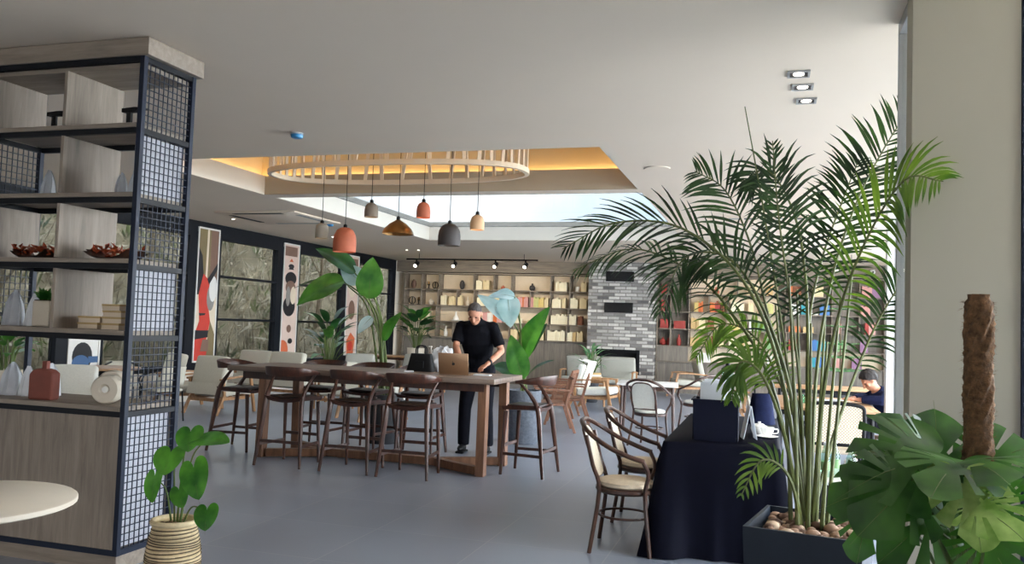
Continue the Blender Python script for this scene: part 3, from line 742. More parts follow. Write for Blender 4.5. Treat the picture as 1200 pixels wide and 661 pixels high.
fill('R', 3, 7, [.62, ('pink', 4)])
fill('R', 2, 0, [.04, ('red', 4)]); fill('R', 2, 1, [.06, ('red', 4, 'f')]); fill('R', 2, 2, [.03, ('tan', 4), ('cream', 4), .06, ('brown', 3)])
fill('R', 2, 3, [.03, ('yellow', 3, 'f')]); fill('R', 2, 4, [.03, ('white', 4), ('green', 4), .04, ('lime', 3)]); fill('R', 2, 5, [.05, ('orange', 3, 'f'), .05, ('tan', 3, 'f')])
fill('R', 2, 6, [.1, ('pink', 2)]); fill('R', 2, 7, [.1, ('red', 2), ('pink', 3)])
vase(slot('R', 1, 0, .38), BELLY, 'book_red', 'red round-bellied vase nearest the chimney in the rainbow bookcase'); vase(slot('R', 1, 0, .82), [(.02, 0), (.035, .04), (.04, .09), (.03, .15), (.018, .18)], 'book_red', 'red oval vase nearest the chimney in the rainbow bookcase')
vase(slot('R', 1, 1, .45), TALL, 'book_red', 'red tall bottle vase, second compartment from the chimney')
fill('R', 1, 2, [.02, ('tan', 5, 'f')]); fill('R', 1, 3, [.05, ('brown', 2), ('cream', 4)]); fill('R', 1, 4, [.04, ('pale', 4), .05, ('tan', 3)]); fill('R', 1, 5, [.03, ('green', 5)])
fill('R', 1, 6, [.04, ('red', 2), ('brown', 3)]); fill('R', 1, 7, [.02, ('blue', 5), ('teal', 5)]); fill('R', 1, 8, [.1, ('green', 5), .3, ('purple', 4)])
fill('R', 0, 0, [.98, ('white', 7)]); fill('R', 0, 1, [.05, ('white', 3)]); fill('R', 0, 2, [.5, ('teal', 3), ('blue', 6), .02]); fill('R', 0, 3, [.04, ('pink', 5), .2, ('purple', 5)])
# ------------------------------------------------------------------ long bar table
TX0, TX1, TY0, TY1, TZ = -5.78, -2.64, 8.12, 9.14, 1.0
tb = thing('bar_table', 'long bar-height wooden table on trestle legs in the middle of the room', 'table', ((TX0+TX1)/2, (TY0+TY1)/2, 0))
HX, HY = (TX1-TX0)/2, (TY1-TY0)/2
mb = MB(); mb.rbox(-HX, HX, -HY, HY, TZ-.055, TZ, .006, 2); mb.build('table_top', 'tabletop', tb, 1)
for y in (-HY+.1, HY-.13): mb = MB(); mb.box(-HX+.14, HX-.14, y, y+.03, TZ-.14, TZ-.056); mb.build('apron', 'walnut', tb)
for s in (-1, 1):
    ex = s*(HX-.16)+(.23 if s < 0 else 0)
    for q in (-1, 1):
        mb = MB(); mb.bar([(ex, q*.37, 0.0), (ex, q*.35, TZ-.057)], .105, .09, (1, 0, 0)); mb.build('leg', 'trestle', tb, bevel=.004)
        mb = MB(); mb.bar([(ex-s*.05, q*.35, .05), (ex-s*.62, q*.03, .05)], .08, .085); mb.build('foot_beam', 'trestle', tb, bevel=.004)
mb = MB(); mb.box(-HX+.72, HX-.72, -.045, .045, .008, .093); mb.build('stretcher', 'trestle', tb, bevel=.004)

# ------------------------------------------------------------------ bar stools
def bar_stool(label, loc, rz):
    t = thing('bar_stool', label, 'stool', loc, rz, 'bar stools round the long table')
    b = MB()
    b.grid(lambda u, v: V(((u-.5)*.46, (v-.5)*.42, .70+.035*(abs(2*u-1)**2)*(.4+.6*(1-v))-.012*(1-abs(2*u-1))*v)), 10, 8)
    b.grid(lambda u, v: V(((u-.5)*.44, (v-.5)*.40, .662+.03*(abs(2*u-1)**2)*(.4+.6*(1-v)))), 10, 8)
    for e in (0, 1):
        b.grid(lambda u, v: V(((e-.5)*(.46-.02*v), (u-.5)*(.42-.02*v), .70-.038*v+(.035-.005*v)*(.4+.6*(1-u)))), 8, 1)
        b.grid(lambda u, v: V(((u-.5)*(.46-.02*v), (e-.5)*(.42-.02*v), .70-.038*v+(.035-.005*v)*(abs(2*u-1)**2)*(.4+.6*(1-e))-(.012*(1-abs(2*u-1))*e)*(1-v))), 10, 1)
    bmesh.ops.remove_doubles(b.bm, verts=b.bm.verts[:], dist=.004)
    b.build('seat', 'walnut', t, 1)
    b = MB(); b.rbox(-.185, .185, -.17, .17, .703, .728, .012, 2); b.build('seat_pad', 'dark_leather', t, 1)
    for s in (-1, 1):
        b = MB(); b.tube([(s*.215, .205, 0), (s*.20, .17, .66)], [.014, .021], 8, ry=1.2); b.build('leg', 'walnut', t, 1)
        b = MB(); b.tube(spline([(s*.27, -.275, 0), (s*.235, -.225, .4), (s*.213, -.185, .69), (s*.222, -.10, .84), (s*.252, .015, .97)], 14), [.014+.011*math.sin(PI*min(1, k/12)) for k in range(15)], 8, ry=1.15); b.build('leg', 'walnut', t, 1)
        b = MB(); b.bar([(s*.211, .19, .22), (s*.254, -.25, .22)], .018, .03); b.build('stretcher', 'walnut', t)
    b = MB(); b.bar([(-.20, .193, .30), (.20, .193, .30)], .018, .032); b.build('stretcher', 'walnut', t)
    b = MB(); b.bar([(-.245, -.245, .26), (.245, -.245, .26)], .018, .03); b.build('stretcher', 'walnut', t)
    # the curved back rail: thin at the ends, tall in the middle
    P = spline([(-.262, .05, .967), (-.262, -.08, .98), (-.2, -.225, .99), (0, -.285, .99), (.2, -.225, .99), (.262, -.08, .98), (.262, .05, .967)], 28)
    b = MB(); rings = []
    for k, p in enumerate(P):
        u = k/28; h = .016+.036*math.sin(PI*u)**1.4; w = .026-.008*math.sin(PI*u)
        a = P[max(0, k-1)]; c = P[min(28, k+1)]; n = V((c-a)).cross(V((0, 0, 1))).normalized()
        lean = .22*math.sin(PI*u)
        rings.append(b.verts([p+n*(w*.5*x+lean*h*z)+V((0, 0, h*z)) for x, z in ((-1, -.8), (-.5, -1), (.5, -1), (1, -.8), (1, .8), (.5, 1), (-.5, 1), (-1, .8))]))
    for r, q in zip(rings, rings[1:]):
        for j in range(8): b.face([r[j], r[(j+1) % 8], q[(j+1) % 8], q[j]])
    b.face(rings[0][::-1]); b.face(rings[-1])
    b.build('back_rail', 'walnut', t, 1)
    return t
st0 = bar_stool('dark walnut bar stool on the camera side of the table, nearest the windows', (-4.86, 8.02, 0), 0)
for x, y, rz, l in ((-4.10, 8.03, 0, 'dark walnut bar stool, middle of the three on the camera side of the table'),
                    (-3.46, 8.02, .03, 'dark walnut bar stool just left of the open laptop, camera side of the long table'),
                    (-5.90, 8.62, -1.5, 'dark walnut bar stool at the window-side end of the long table'),
                    (-2.43, 8.66, 1.50, 'dark walnut bar stool at the end of the long table beside the grey plant pot'),
                    (-3.93, 9.27, PI+.12, 'dark walnut bar stool on the far side of the table nearest the standing man'),
                    (-4.60, 9.28, PI-.1, 'dark walnut bar stool on the far side of the table left of the black bag'),
                    (-5.25, 9.28, PI+.05, 'dark walnut bar stool on the far side of the table nearest the windows')):
    dup(st0, (x, y, 0), rz, l)

# ------------------------------------------------------------------ on the bar table
lp = thing('laptop', 'open bronze laptop standing on the long table in front of the man', 'laptop', (-3.22, 8.50, TZ+.001), .10)
mb = MB(); mb.rbox(-.165, .165, -.01, .225, 0, .014, .005, 2); mb.build('laptop_base', 'laptop_shell', lp, 1)
mb = MB(); mb.box(-.145, .145, .08, .2, .0142, .0155); mb.build('keyboard', 'laptop_dark', lp)
ML = Matrix.Translation((0, -.012, .012)) @ Matrix.Rotation(math.radians(12), 4, 'X')
# in the laptop's own frame the lid stands at its far edge; y points towards the man
lid = MB(); lid.rbox(-.165, .165, -.008, -.001, .002, .228, .003, 2, ML); lid = lid.build('lid', 'laptop_shell', lp, 1)
mb = MB(); mb.box(-.157, .157, -.0009, .0002, .01, .22, ML); mb.build('screen', 'tv_glass', lid)
mb = MB()
def disc(c, rx, rz_, n=20, cut=None):
    p = []
    for j in range(n):
        a = 2*PI*j/n; x, z = c[0]+rx*math.cos(a), c[1]+rz_*math.sin(a)
        if cut:
            d = math.hypot(x-cut[0], z-cut[1])
            if d < cut[2]: x, z = cut[0]+(x-cut[0])/d*cut[2] if 0 else x-(cut[2]-d)*1.3, z
        p.append((x, z))
    return p
ap = []
for j in range(36):
    a = 2*PI*j/36
    r = .0165*(1+.06*math.cos(2*a)-(.16 if 0 else 0)*0)
    x, z = r*1.0*math.cos(a), r*1.08*math.sin(a)
    if abs(x) < .006 and z > 0: z -= .003*(1-abs(x)/.006)
    if abs(x) < .005 and z < 0: z += .0018*(1-abs(x)/.005)
    d = math.hypot(x+.019, z-.002)
    if d < .008: x, z = x+(.008-d), z
    ap.append((x, z+.112))
mb.prism(ap, 'y', -.0096, -.0083, ML)
mb.prism([(-.001, .1325), (-.0005, .138), (-.004, .1425), (-.0085, .1435), (-.008, .138), (-.005, .134)], 'y', -.0096, -.0083, ML)
mb.build('logo', 'laptop_dark', lid)
bg = thing('handbag', 'black leather bag with looped handles standing on the long table', 'bag', (-3.74, 8.82, TZ+.001), .1)
mb = MB()
def bagf(u, v):
    a = 2*PI*v; k = 1-.28*u; n = .5
    x = .165*k*(abs(math.cos(a))**n)*math.copysign(1, math.cos(a)); y = .07*(1-.45*u)*(abs(math.sin(a))**n)*math.copysign(1, math.sin(a))
    return V((x, y, .20*u+.012*math.sin(5*a)*u*(1-u)*2))
g = mb.grid(bagf, 8, 32); mb.face(g[0][:-1]); mb.face(g[-1][:-1])
bmesh.ops.remove_doubles(mb.bm, verts=mb.bm.verts[:], dist=.0005)
mb.build('bag_body', 'matt_black', bg, 1)
for y in (-.03, .03):
    mb = MB(); mb.tube(spline([(-.055, y, .19), (-.055, y, .25), (-.03, y, .285), (.03, y, .285), (.055, y, .25), (.055, y, .19)], 18), .008, 6); mb.build('handle', 'matt_black', bg, 1)
mb = MB(); mb.box(-.05, .05, -.0795, -.06, .04, .12); mb.build('front_pocket', 'matt_black', bg, bevel=.005)
t = thing('white_carrier_bag', 'crumpled white plastic carrier bag on the table behind the laptop', 'bag', (-3.545, 9.0, TZ+.001))
mb = MB(); rr = random.Random(5)
def crump(u, v):
    a = 2*PI*v; r = .13*(1-.2*u**2)*(1+.13*math.sin(3*a+6*u)+.09*math.sin(7*a+9*u)+.05*math.sin(13*a-7*u)) if u < .8 else .104*(1-u)/.2*(1+.2*math.sin(5*a))
    return V((r*math.cos(a), .7*r*math.sin(a), (.25*min(1, u*1.2)+.022*math.sin(5*a+2)*u+.015*math.sin(9*a)*u)))
g = mb.grid(crump, 12, 30); mb.face(g[0][:-1]); bmesh.ops.remove_doubles(mb.bm, verts=mb.bm.verts[:], dist=.001); mb.build('bag_sack', 'white_paper', t, 1)
mb = MB(); mb.grid(lambda u, v: V(((u-.5)*.12+.02*math.sin(9*v), .02*math.sin(7*u+3*v), .245+.04*v+.012*math.sin(11*u))), 8, 3); mb.build('bag_handles', 'white_paper', t, 1)
t = thing('soap_bottle', 'small white pump bottle between the black bag and the laptop', 'bottle', (-3.715, 9.04, TZ+.001))
mb = MB(); mb.lathe([(.03, 0), (.033, .01), (.033, .17), (.012, .2), (.012, .22)], (0, 0, 0), 14); mb.build('body', 'white_ceramic', t, 1)
mb = MB(); mb.lathe([(.014, .221), (.014, .24), (.005, .242), (.005, .27), (.012, .271), (.012, .282)], (0, 0, 0), 10); mb.box(-.03, 0, -.006, .006, .272, .281); mb.build('pump', 'white_ceramic', t, 1)
t = thing('napkin', 'small folded white paper on the table in front of the black bag', 'paper', (-3.79, 8.6, TZ+.001), .3)
mb = MB(); mb.box(-.05, .05, -.03, .03, 0, .006); mb.build('sheet', 'white_paper', t); mb = MB(); mb.box(-.045, .05, -.03, .028, .007, .016); mb.build('fold', 'white_paper', t)
t = thing('smartphone', 'black phone lying on the long table beside the man\'s wrist', 'phone', (-2.93, 8.82, TZ+.001), .4)
mb = MB(); mb.rbox(-.037, .037, -.075, .075, 0, .009, .004, 2); mb.build('case', 'matt_black', t, 1); mb = MB(); mb.box(-.034, .034, -.07, .07, .0091, .0098); mb.build('screen', 'tv_glass', t)
t = thing('notepad', 'white paper pad lying on the table between the laptop and the man\'s hand', 'notepad', (-2.95, 8.66, TZ+.001), .1)
mb = MB(); mb.box(-.09, .09, -.06, .06, 0, .012); mb.build('pages', 'white_paper', t); mb = MB(); mb.box(-.092, .092, .06, .064, 0, .014); mb.build('binding', 'cream_print', t)

# ------------------------------------------------------------------ pendant lamps under the recess
ZP = 3.95
def pendant(label, x, y, z0, z1, r, m, kind='bell'):
    h = z1-z0
    t = thing('pendant_lamp', label, 'lamp', (x, y, z0), 0, 'pendant lamps over the long table')
    b = MB(); b.tube([(0, 0, h+.03), (0, 0, ZP-z0)], .004, 6); b.build('cord', 'matt_black', t, 1)
    b = MB(); b.lathe([(.022, h-.01), (.022, h+.03), (.01, h+.04)], (0, 0, 0), 12); b.build('lamp_holder', 'matt_black', t, 1)
    b = MB(); b.lathe([(.045, ZP-z0-.03), (.045, ZP-z0-.002), (.02, ZP-z0-.001)], (0, 0, 0), 14); b.build('ceiling_rose', 'white_metal', t, 1)
    if kind == 'bell': pr = [(r, 0), (r*1.0, h*.45), (r*.93, h*.68), (r*.72, h*.88), (r*.4, h*.98), (.02, h)]
    elif kind == 'cup': pr = [(r, 0), (r*1.02, h*.6), (r*.95, h*.85), (r*.6, h*.97), (.02, h)]
    else: pr = [(r, 0), (r*.98, h*.12), (r*.85, h*.38), (r*.55, h*.7), (r*.25, h*.9), (.02, h)]
    full = pr+[(max(.01, a-.006), max(.001, c-.006)) for a, c in reversed(pr)]
    b = MB(); rings = [[b.bm.verts.new((a*math.cos(2*PI*j/28), a*math.sin(2*PI*j/28), c)) for j in range(28)] for a, c in full]
    for p, q in zip(rings, rings[1:]+rings[:1]):
        for j in range(28): b.face([p[j], p[(j+1) % 28], q[(j+1) % 28], q[j]])
    b.build('shade', m, t, 1)
    b = MB(); b.ball((0, 0, h*.38), min(.035, r*.42), 12); b.tube([(0, 0, h*.4), (0, 0, h-.008)], .012, 8); b.build('bulb', 'bulb', t, 1)
pendant('small pale grey cup-shaped pendant, the one nearest the windows', -5.12, 8.9, 2.51, 2.69, .075, 'shade_grey', 'cup')
pendant('large terracotta bell-shaped pendant hanging lowest over the table', -4.81, 8.9, 2.35, 2.64, .135, 'terracotta')
pendant('small taupe grey bell-shaped pendant hanging high over the middle of the table', -4.48, 8.9, 2.76, 2.93, .08, 'shade_taupe')
pendant('wide shallow brass dish-shaped pendant with a lit bulb', -4.13, 8.9, 2.56, 2.73, .185, 'brass', 'dish')
pendant('small terracotta bell-shaped pendant hanging high over the table', -3.82, 8.9, 2.75, 2.93, .08, 'terracotta')
pendant('large charcoal bell-shaped pendant over the table', -3.49, 8.9, 2.43, 2.68, .128, 'shade_charcoal')
pendant('small beige bell-shaped pendant at the end over the stool and plant pot', -3.16, 8.9, 2.61, 2.78, .08, 'shade_beige')
# oval chandelier frame
ch = thing('oval_chandelier', 'large cream oval ring with upright slats hanging from the lit ceiling recess', 'chandelier', (-4.2, 8.9, 3.28))
A_, B_ = 1.58, .62
def ov(a, z=0, k=1): return V((A_*k*math.copysign(abs(math.cos(a))**.8, math.cos(a)), B_*k*math.copysign(abs(math.sin(a))**.8, math.sin(a)), z))
mb = MB(); mb.bar([ov(2*PI*j/72) for j in range(72)], .05, .055, closed=True); mb.build('lower_ring', 'cream_print', ch)
mb = MB(); mb.bar([ov(2*PI*j/72, .62) for j in range(72)], .05, .055, closed=True); mb.build('upper_ring', 'cream_print', ch)
for k in range(44):
    a = 2*PI*(k+.5)/44
    mb = MB(); mb.bar([ov(a, .028), ov(a+.03*(-1)**k, .592)], .042, .02, ref=V((math.cos(a), math.sin(a), 0))); mb.build('slat', 'cream_print', ch)
for k in range(4):
    a = PI/4+k*PI/2; p = ov(a, .648); mb = MB(); mb.tube([p, V((p.x, p.y, ZP-3.281))], .006, 6); mb.build('hanger_rod', 'white_metal', ch)

# ------------------------------------------------------------------ on the ceiling
def detector(label, x, y):
    t = thing('smoke_detector', label, 'detector', (x, y, ZC))
    b = MB(); b.lathe([(.03, -.052), (.052, -.045), (.058, -.02), (.05, -.014)], (0, 0, 0), 18); b.build('cover', 'blue_plastic', t, 1)
    b = MB(); b.lathe([(.052, -.0135), (.056, -.01), (.056, -.001), (.05, 0)], (0, 0, 0), 18); b.build('base_ring', 'white_metal', t, 1)
detector('smoke detector under a blue dust cover on the near ceiling above the shelf', -4.18, 6.74)
detector('smoke detector under a blue dust cover on the far ceiling near the windows', -7.49, 13.3)
for i, (x, y, l) in enumerate(((.155, 5.69, 'square recessed spotlight nearest the camera of the row of three'), (.19, 6.0, 'square recessed spotlight in the middle of the row of three'), (.228, 6.36, 'square recessed spotlight farthest from the camera of the row of three'))):
    t = thing('recessed_spotlight', l, 'light', (x, y, ZC), 0, 'row of recessed spotlights')
    b = MB(); b.box(-.07, .07, -.07, -.055, -.012, -.001); b.box(-.07, .07, .055, .07, -.012, -.001); b.box(-.07, -.055, -.055, .055, -.012, -.001); b.box(.055, .07, -.055, .055, -.012, -.001); b.build('bezel', 'grey_metal', t)
    b = MB(); b.box(-.0545, .0545, -.0545, .0545, -.004, -.001); b.build('reflector', 'laptop_dark', t)
    b = MB(); b.lathe([(.034, -.0095), (.036, -.006), (.03, -.0045)], (0, 0, 0), 16); b.build('lamp', 'spot_lamp', t)
t = thing('ceiling_speaker', 'faint round white ceiling speaker grille right of the skylight', 'speaker', (-1.15, 8.81, ZC))
b = MB(); b.lathe([(.1, -.01), (.13, -.008), (.135, -.001), (.1, -.0005)], (0, 0, 0), 28); b.build('rim', 'ceiling_paint', t, 1); b = MB(); b.lathe([(.099, -.0095), (.099, -.006), (.05, -.005)], (0, 0, 0), 28); b.build('grille', 'white_metal', t, 1)
t = thing('ceiling_air_conditioner', 'square ceiling air conditioner with dark slots above the window seats', 'air conditioner', (-7.95, 12.4, ZC))
b = MB(); b.rbox(-.75, .75, -.75, .75, -.03, -.001, .01, 2); b.build('casing', 'ceiling_paint', t, 1)
for k in range(4):
    M = Matrix.Rotation(k*PI/2, 4, 'Z'); b = MB(); b.box(-.45, .45, .58, .68, -.034, -.0305, M); b.build('air_slot', 'matt_black' if k in (1, 2) else 'grey_metal', t)
t = thing('linear_air_vent', 'long slotted white air vent in the ceiling behind the palm', 'vent', (.06, 12.8, ZC))
b = MB(); b.box(-.7, .7, -.14, .14, -.012, -.001); b.build('vent_frame', 'ceiling_paint', t)
for k in range(6): b = MB(); b.box(-.66+k*.22, -.49+k*.22, -.07, .07, -.016, -.0125); b.build('vent_slot', 'grey_metal' if k in (0, 3) else 'laptop_dark', t)
for i, (x, y) in enumerate(((-9.0, 12.6), (-8.7, 12.6), (-8.6, 15.4), (-8.3, 15.4), (-8.2, 18.2), (-7.9, 18.2))):
    t = thing('downlight', 'small round white downlight on the ceiling along the windows', 'light', (x, y, ZC), 0, 'small downlights along the windows')
    b = MB(); b.lathe([(.03, -.008), (.045, -.006), (.048, -.001)], (0, 0, 0), 14); b.build('ring', 'white_metal', t, 1); b = MB(); b.lathe([(.028, -.0095), (.022, -.0082)], (0, 0, 0), 12); b.build('lamp', 'spot_lamp', t)
def track(x0, x1, y, heads, label, which):
    t = thing('lighting_track', label, 'lighting track', ((x0+x1)/2, y, ZC-.16))
    h = (x1-x0)/2
    b = MB(); b.box(-h, h, -.018, .018, 0, .035); b.build('rail', 'matt_black', t)
    for x in (-h*.8, h*.8): b = MB(); b.tube([(x, 0, .036), (x, 0, .159)], .006, 6); b.build('suspension_rod', 'matt_black', t)
    for k, x in enumerate(heads):
        s = thing('track_spotlight', '%s black spotlight from the windows on the %s' % (ORD[k], which), 'spotlight', (x, y, ZC-.16), 0, 'spotlights on the '+which)
        b = MB(); b.box(-.018, .018, -.012, .012, -.07, -.001); b.build('arm', 'matt_black', s)
        M = Matrix.Translation((0, 0, -.11)) @ Matrix.Rotation(math.radians(-62), 4, 'X')
        b = MB(); b.lathe([(.045, -.09), (.052, -.085), (.052, .08), (.044, .085)], (0, 0, 0), 14, M); b.build('spot_body', 'matt_black', s, 1)
        b = MB(); b.lathe([(.04, -.0915), (.03, -.093)], (0, 0, 0), 12, M); b.build('lens', 'spot_lamp', s)
        ld = bpy.data.lights.new('spot_beam', 'SPOT'); ld.energy = SPOT_W; ld.color = (1, .88, .68); ld.spot_size = math.radians(105); ld.spot_blend = .8; ld.shadow_soft_size = .05
        lo = bpy.data.objects.new('spot_beam', ld); C.objects.link(lo); lo.location = (x, y+.12, ZC-.34); lo.rotation_euler = (math.radians(58), 0, 0)
SPOT_W = 62
track(-8.62, -5.25, 19.15, (-8.35, -7.35, -6.3, -5.55), 'black lighting track on the ceiling before the window-side bookcase', 'track by the windows')
track(-2.0, 2.0, 18.6, (-1.25, .05, 1.3), 'black lighting track on the ceiling before the rainbow bookcase', 'track behind the palm')
t = thing('mounted_camera', 'small white dome camera on the wall high above the rainbow bookcase corner', 'camera', (2.3, 21.33, 3.1))
b = MB(); b.box(-.05, .05, .0, .069, -.05, .05); b.build('bracket', 'white_metal', t, bevel=.01); b = MB(); b.ball((0, -.04, -.01), .055, 14); b.build('housing', 'white_metal', t, 1); b = MB(); b.ball((0, -.085, -.015), .022, 10); b.build('lens', 'matt_black', t, 1)

# ------------------------------------------------------------------ bentwood armchairs
def bentwood(label, loc, rz, seat='beige_seat', grp='bentwood armchairs', back='cane_weave'):
    t = thing('bentwood_armchair', label, 'chair', loc, rz, grp)
    b = MB(); b.lathe([(.02, .40), (.195, .40), (.215, .415), (.215, .435), (.2, .442)], (0, 0, 0), 28); b.build('seat_ring', 'bentwood', t, 1)
    b = MB(); b.lathe([(.19, .4425), (.205, .455), (.2, .478), (.17, .49), (.08, .495)], (0, 0, 0), 28); b.build('seat', seat, t, 1)
    for s in (-1, 1):
        b = MB(); b.tube(spline([(s*.2, .20, 0), (s*.17, .155, .40), (s*.225, .18, .56), (s*.25, .14, .66)], 12), .015, 8); b.build('leg', 'bentwood', t, 1)
        b = MB(); b.tube(spline([(s*.22, -.215, 0), (s*.165, -.165, .42), (s*.17, -.215, .6), (s*.165, -.265, .80)], 12), .015, 8); b.build('leg', 'bentwood', t, 1)
    b = MB(); b.tube([(.185*math.cos(2*PI*j/28), .185*math.sin(2*PI*j/28)-.005, .24) for j in range(28)], .009, 6, closed=True); b.build('stretcher_ring', 'bentwood', t, 1)
    b = MB()
    b.tube(spline([(-.25, .15, .655), (-.275, .05, .685), (-.275, -.1, .745), (-.23, -.24, .83), (-.1, -.31, .885), (0, -.32, .89), (.1, -.31, .885), (.23, -.24, .83), (.275, -.1, .745), (.275, .05, .685), (.25, .15, .655)], 40), .017, 8)
    b.build('arm_rail', 'bentwood', t, 1)
    b = MB()
    hoop = spline([(-.15, -.185, .50), (-.165, -.225, .64), (-.15, -.275, .78), (-.08, -.305, .845), (.08, -.305, .845), (.15, -.275, .78), (.165, -.225, .64), (.15, -.185, .50)], 28)
    b.tube(hoop+[V((0, -.19, .50))], .010, 6, closed=True); b.build('back_hoop', 'bentwood', t, 1)
    b = MB(); n = len(hoop); b.face(b.verts([p for p in hoop])); o = b.build('cane_back', back, t); md = o.modifiers.new('thick', 'SOLIDIFY'); md.thickness = .008; md.offset = 0
    return t
bentwood('cane-backed bentwood armchair nearest the camera beside the dark draped table', (-.955, 6.05, 0), -PI/2+.03)
bentwood('cane-backed bentwood armchair second from the camera beside the dark draped table', (-.965, 7.02, 0), -PI/2)
bentwood('white-padded bentwood armchair with its hoop back towards the camera beside the white table', (-1.52, 11.5, 0), -.25, 'white_fabric', back='white_fabric')
bentwood('white-padded bentwood armchair on the far side of the white table', (-1.05, 13.4, 0), .9, 'white_fabric', back='white_fabric')
# upholstered cane chair at right, back towards the camera
cc = thing('cane_back_chair', 'wide cane-backed chair with a black frame turned away from the camera behind the palm', 'chair', (.62, 8.95, 0), 0)
b = MB(); b.rbox(-.24, .24, -.22, .24, .42, .49, .03, 3); b.build('seat', 'beige_seat', cc, 1)
b = MB(); P = [(-.25, -.26, .52), (-.26, -.27, .8), (-.2, -.275, .9), (.2, -.275, .9), (.26, -.27, .8), (.25, -.26, .52)]
b.tube(spline(P, 26)+[V((0, -.26, .52))], .018, 8, closed=True); b.build('back_frame', 'matt_black', cc, 1)
b = MB(); b.face(b.verts(spline(P, 26))); o = b.build('cane_back', 'cane_weave', cc); md = o.modifiers.new('thick', 'SOLIDIFY'); md.thickness = .01; md.offset = 0
for sx in (-1, 1):
    b = MB(); b.tube([(sx*.22, .2, 0), (sx*.21, .19, .42)], .016, 8); b.build('leg', 'matt_black', cc, 1)
    b = MB(); b.tube([(sx*.23, -.27, 0), (sx*.225, -.2, .43), (sx*.25, -.262, .55)], .016, 8); b.build('leg', 'matt_black', cc, 1)
    b = MB(); b.tube(spline([(sx*.26, -.265, .72), (sx*.29, -.05, .68), (sx*.27, .16, .64), (sx*.215, .2, .42)], 14), .016, 8); b.build('arm', 'matt_black', cc, 1)
# ------------------------------------------------------------------ lounge furniture
def lounge(name, label, cat, loc, rz, W=.62, fab='cream_fabric', wd='oak', hgt=.84, grp=None, throw=False):
    """wood-framed armchair or sofa facing +y, W = cushion width"""
    t = thing(name, label, cat, loc, rz, grp)
    n = max(1, round(W/.68)); h = W/2
    M = Matrix.Translation((0, -.26, .40)) @ Matrix.Rotation(math.radians(-14), 4, 'X')
    M2 = Matrix.Translation((0, 0, .27)) @ Matrix.Rotation(math.radians(4), 4, 'X')
    for k in range(n):
        a, c = -h+W*k/n+.004, -h+W*(k+1)/n-.004
        b = MB(); b.rbox(a, c, -.28, .36, .02, .15, .035, 3, M2, .012); b.build('seat_cushion', fab, t, 1)
        b = MB(); b.rbox(a, c, -.11, .02, -.02, hgt-.40, .035, 3, M, .012); b.build('back_cushion', fab, t, 1)
    b = MB(); b.box(-h, h, .30, .34, .24, .285, None); b.box(-h, h, -.34, -.30, .20, .25); b.box(-h, -h+.04, -.30, .30, .22, .27); b.box(h-.04, h, -.30, .30, .22, .27); b.build('seat_frame', wd, t)
    b = MB(); b.box(-h, h, -.15, -.118, -.12, .06, M); b.build('back_board', fab, t)
    for s in (-1, 1):
        x = s*(h+.022)
        b = MB(); b.bar([(x, .42, 0), (x, .30, .56)], .035, .05, (0, 1, 0)); b.build('leg', wd, t, bevel=.005)
        b = MB(); b.bar([(x, -.46, 0), (x, -.30, .30), (x, -.34, .56)], .035, .05, (0, 1, 0)); b.build('leg', wd, t, bevel=.005)
        b = MB(); b.bar(spline([(x, .33, .57), (x, .1, .585), (x, -.2, .57), (x, -.40, .55)], 8), .05, .03); b.build('armrest', wd, t, bevel=.006)
    if throw:
        b = MB(); b.grid(lambda u, v: M @ V(((v-.5)*W*.8+.05*math.sin(u*7), .034-.0*u if u < .62 else .034-(u-.62)*.45, .03+(hgt-.385)*min(1, u/.62)+.012*math.sin(v*9+u*5)+.012)), 16, 10); o = b.build('throw_blanket', 'white_fabric', t, 1); md = o.modifiers.new('thick', 'SOLIDIFY'); md.thickness = .015; md.offset = 1
    return t
G1 = 'cream lounge armchairs by the windows'
lounge('lounge_armchair', 'cream armchair turned away from the camera beside the window-side end of the bar table', 'armchair', (-8.42, 11.7, 0), -.1, .62, hgt=.9, grp=G1)
lounge('lounge_armchair', 'cream armchair half hidden behind the mesh end of the display shelf', 'armchair', (-9.3, 12.0, 0), -.5, .62, hgt=.9, grp=G1)
lounge('lounge_armchair', 'white armchair behind the drum vases seen through the display shelf', 'armchair', (-8.75, 9.05, 0), .5, .62, 'white_fabric', hgt=.84, grp=G1)
lounge('lounge_armchair', 'cream armchair standing farther along under the second window beyond the bar table', 'armchair', (-7.0, 12.9, 0), .6, .62, hgt=.84, grp=G1)
lounge('sofa', 'cream sofa facing the first big window right of the red face panel', 'sofa', (-8.75, 13.9, 0), -.15, 1.5, hgt=.92)
lounge('lounge_armchair', 'grey armchair before the third printed panel beyond the tall plant', 'armchair', (-8.3, 16.4, 0), .2, .62, 'grey_fabric', hgt=.84, grp=G1)
lounge('lounge_armchair', 'grey armchair just left of the beige planter by the far window', 'armchair', (-7.35, 17.4, 0), -.2, .62, 'grey_fabric', hgt=.84, grp=G1)
lounge('lounge_armchair', 'white armchair with a wooden frame seen under the bar table near the windows', 'armchair', (-6.0, 12.2, 0), 2.6, .62, 'white_fabric', hgt=.8, grp=G1)
lounge('sofa', 'pale grey sofa standing in front of the brick fireplace', 'sofa', (-3.75, 19.3, 0), PI, 1.62, 'grey_fabric', hgt=.9)
lounge('lounge_armchair', 'cream armchair with a white throw before the sofa by the fireplace', 'armchair', (-3.15, 16.0, 0), -PI/2-.1, .66, 'white_fabric', hgt=.86, grp='cream lounge armchairs by the fireplace', throw=True)
lounge('lounge_armchair', 'grey armchair facing the fireplace below the red vases', 'armchair', (-1.8, 20.2, 0), PI/2+.3, .62, 'grey_fabric', hgt=.86, grp='cream lounge armchairs by the fireplace')
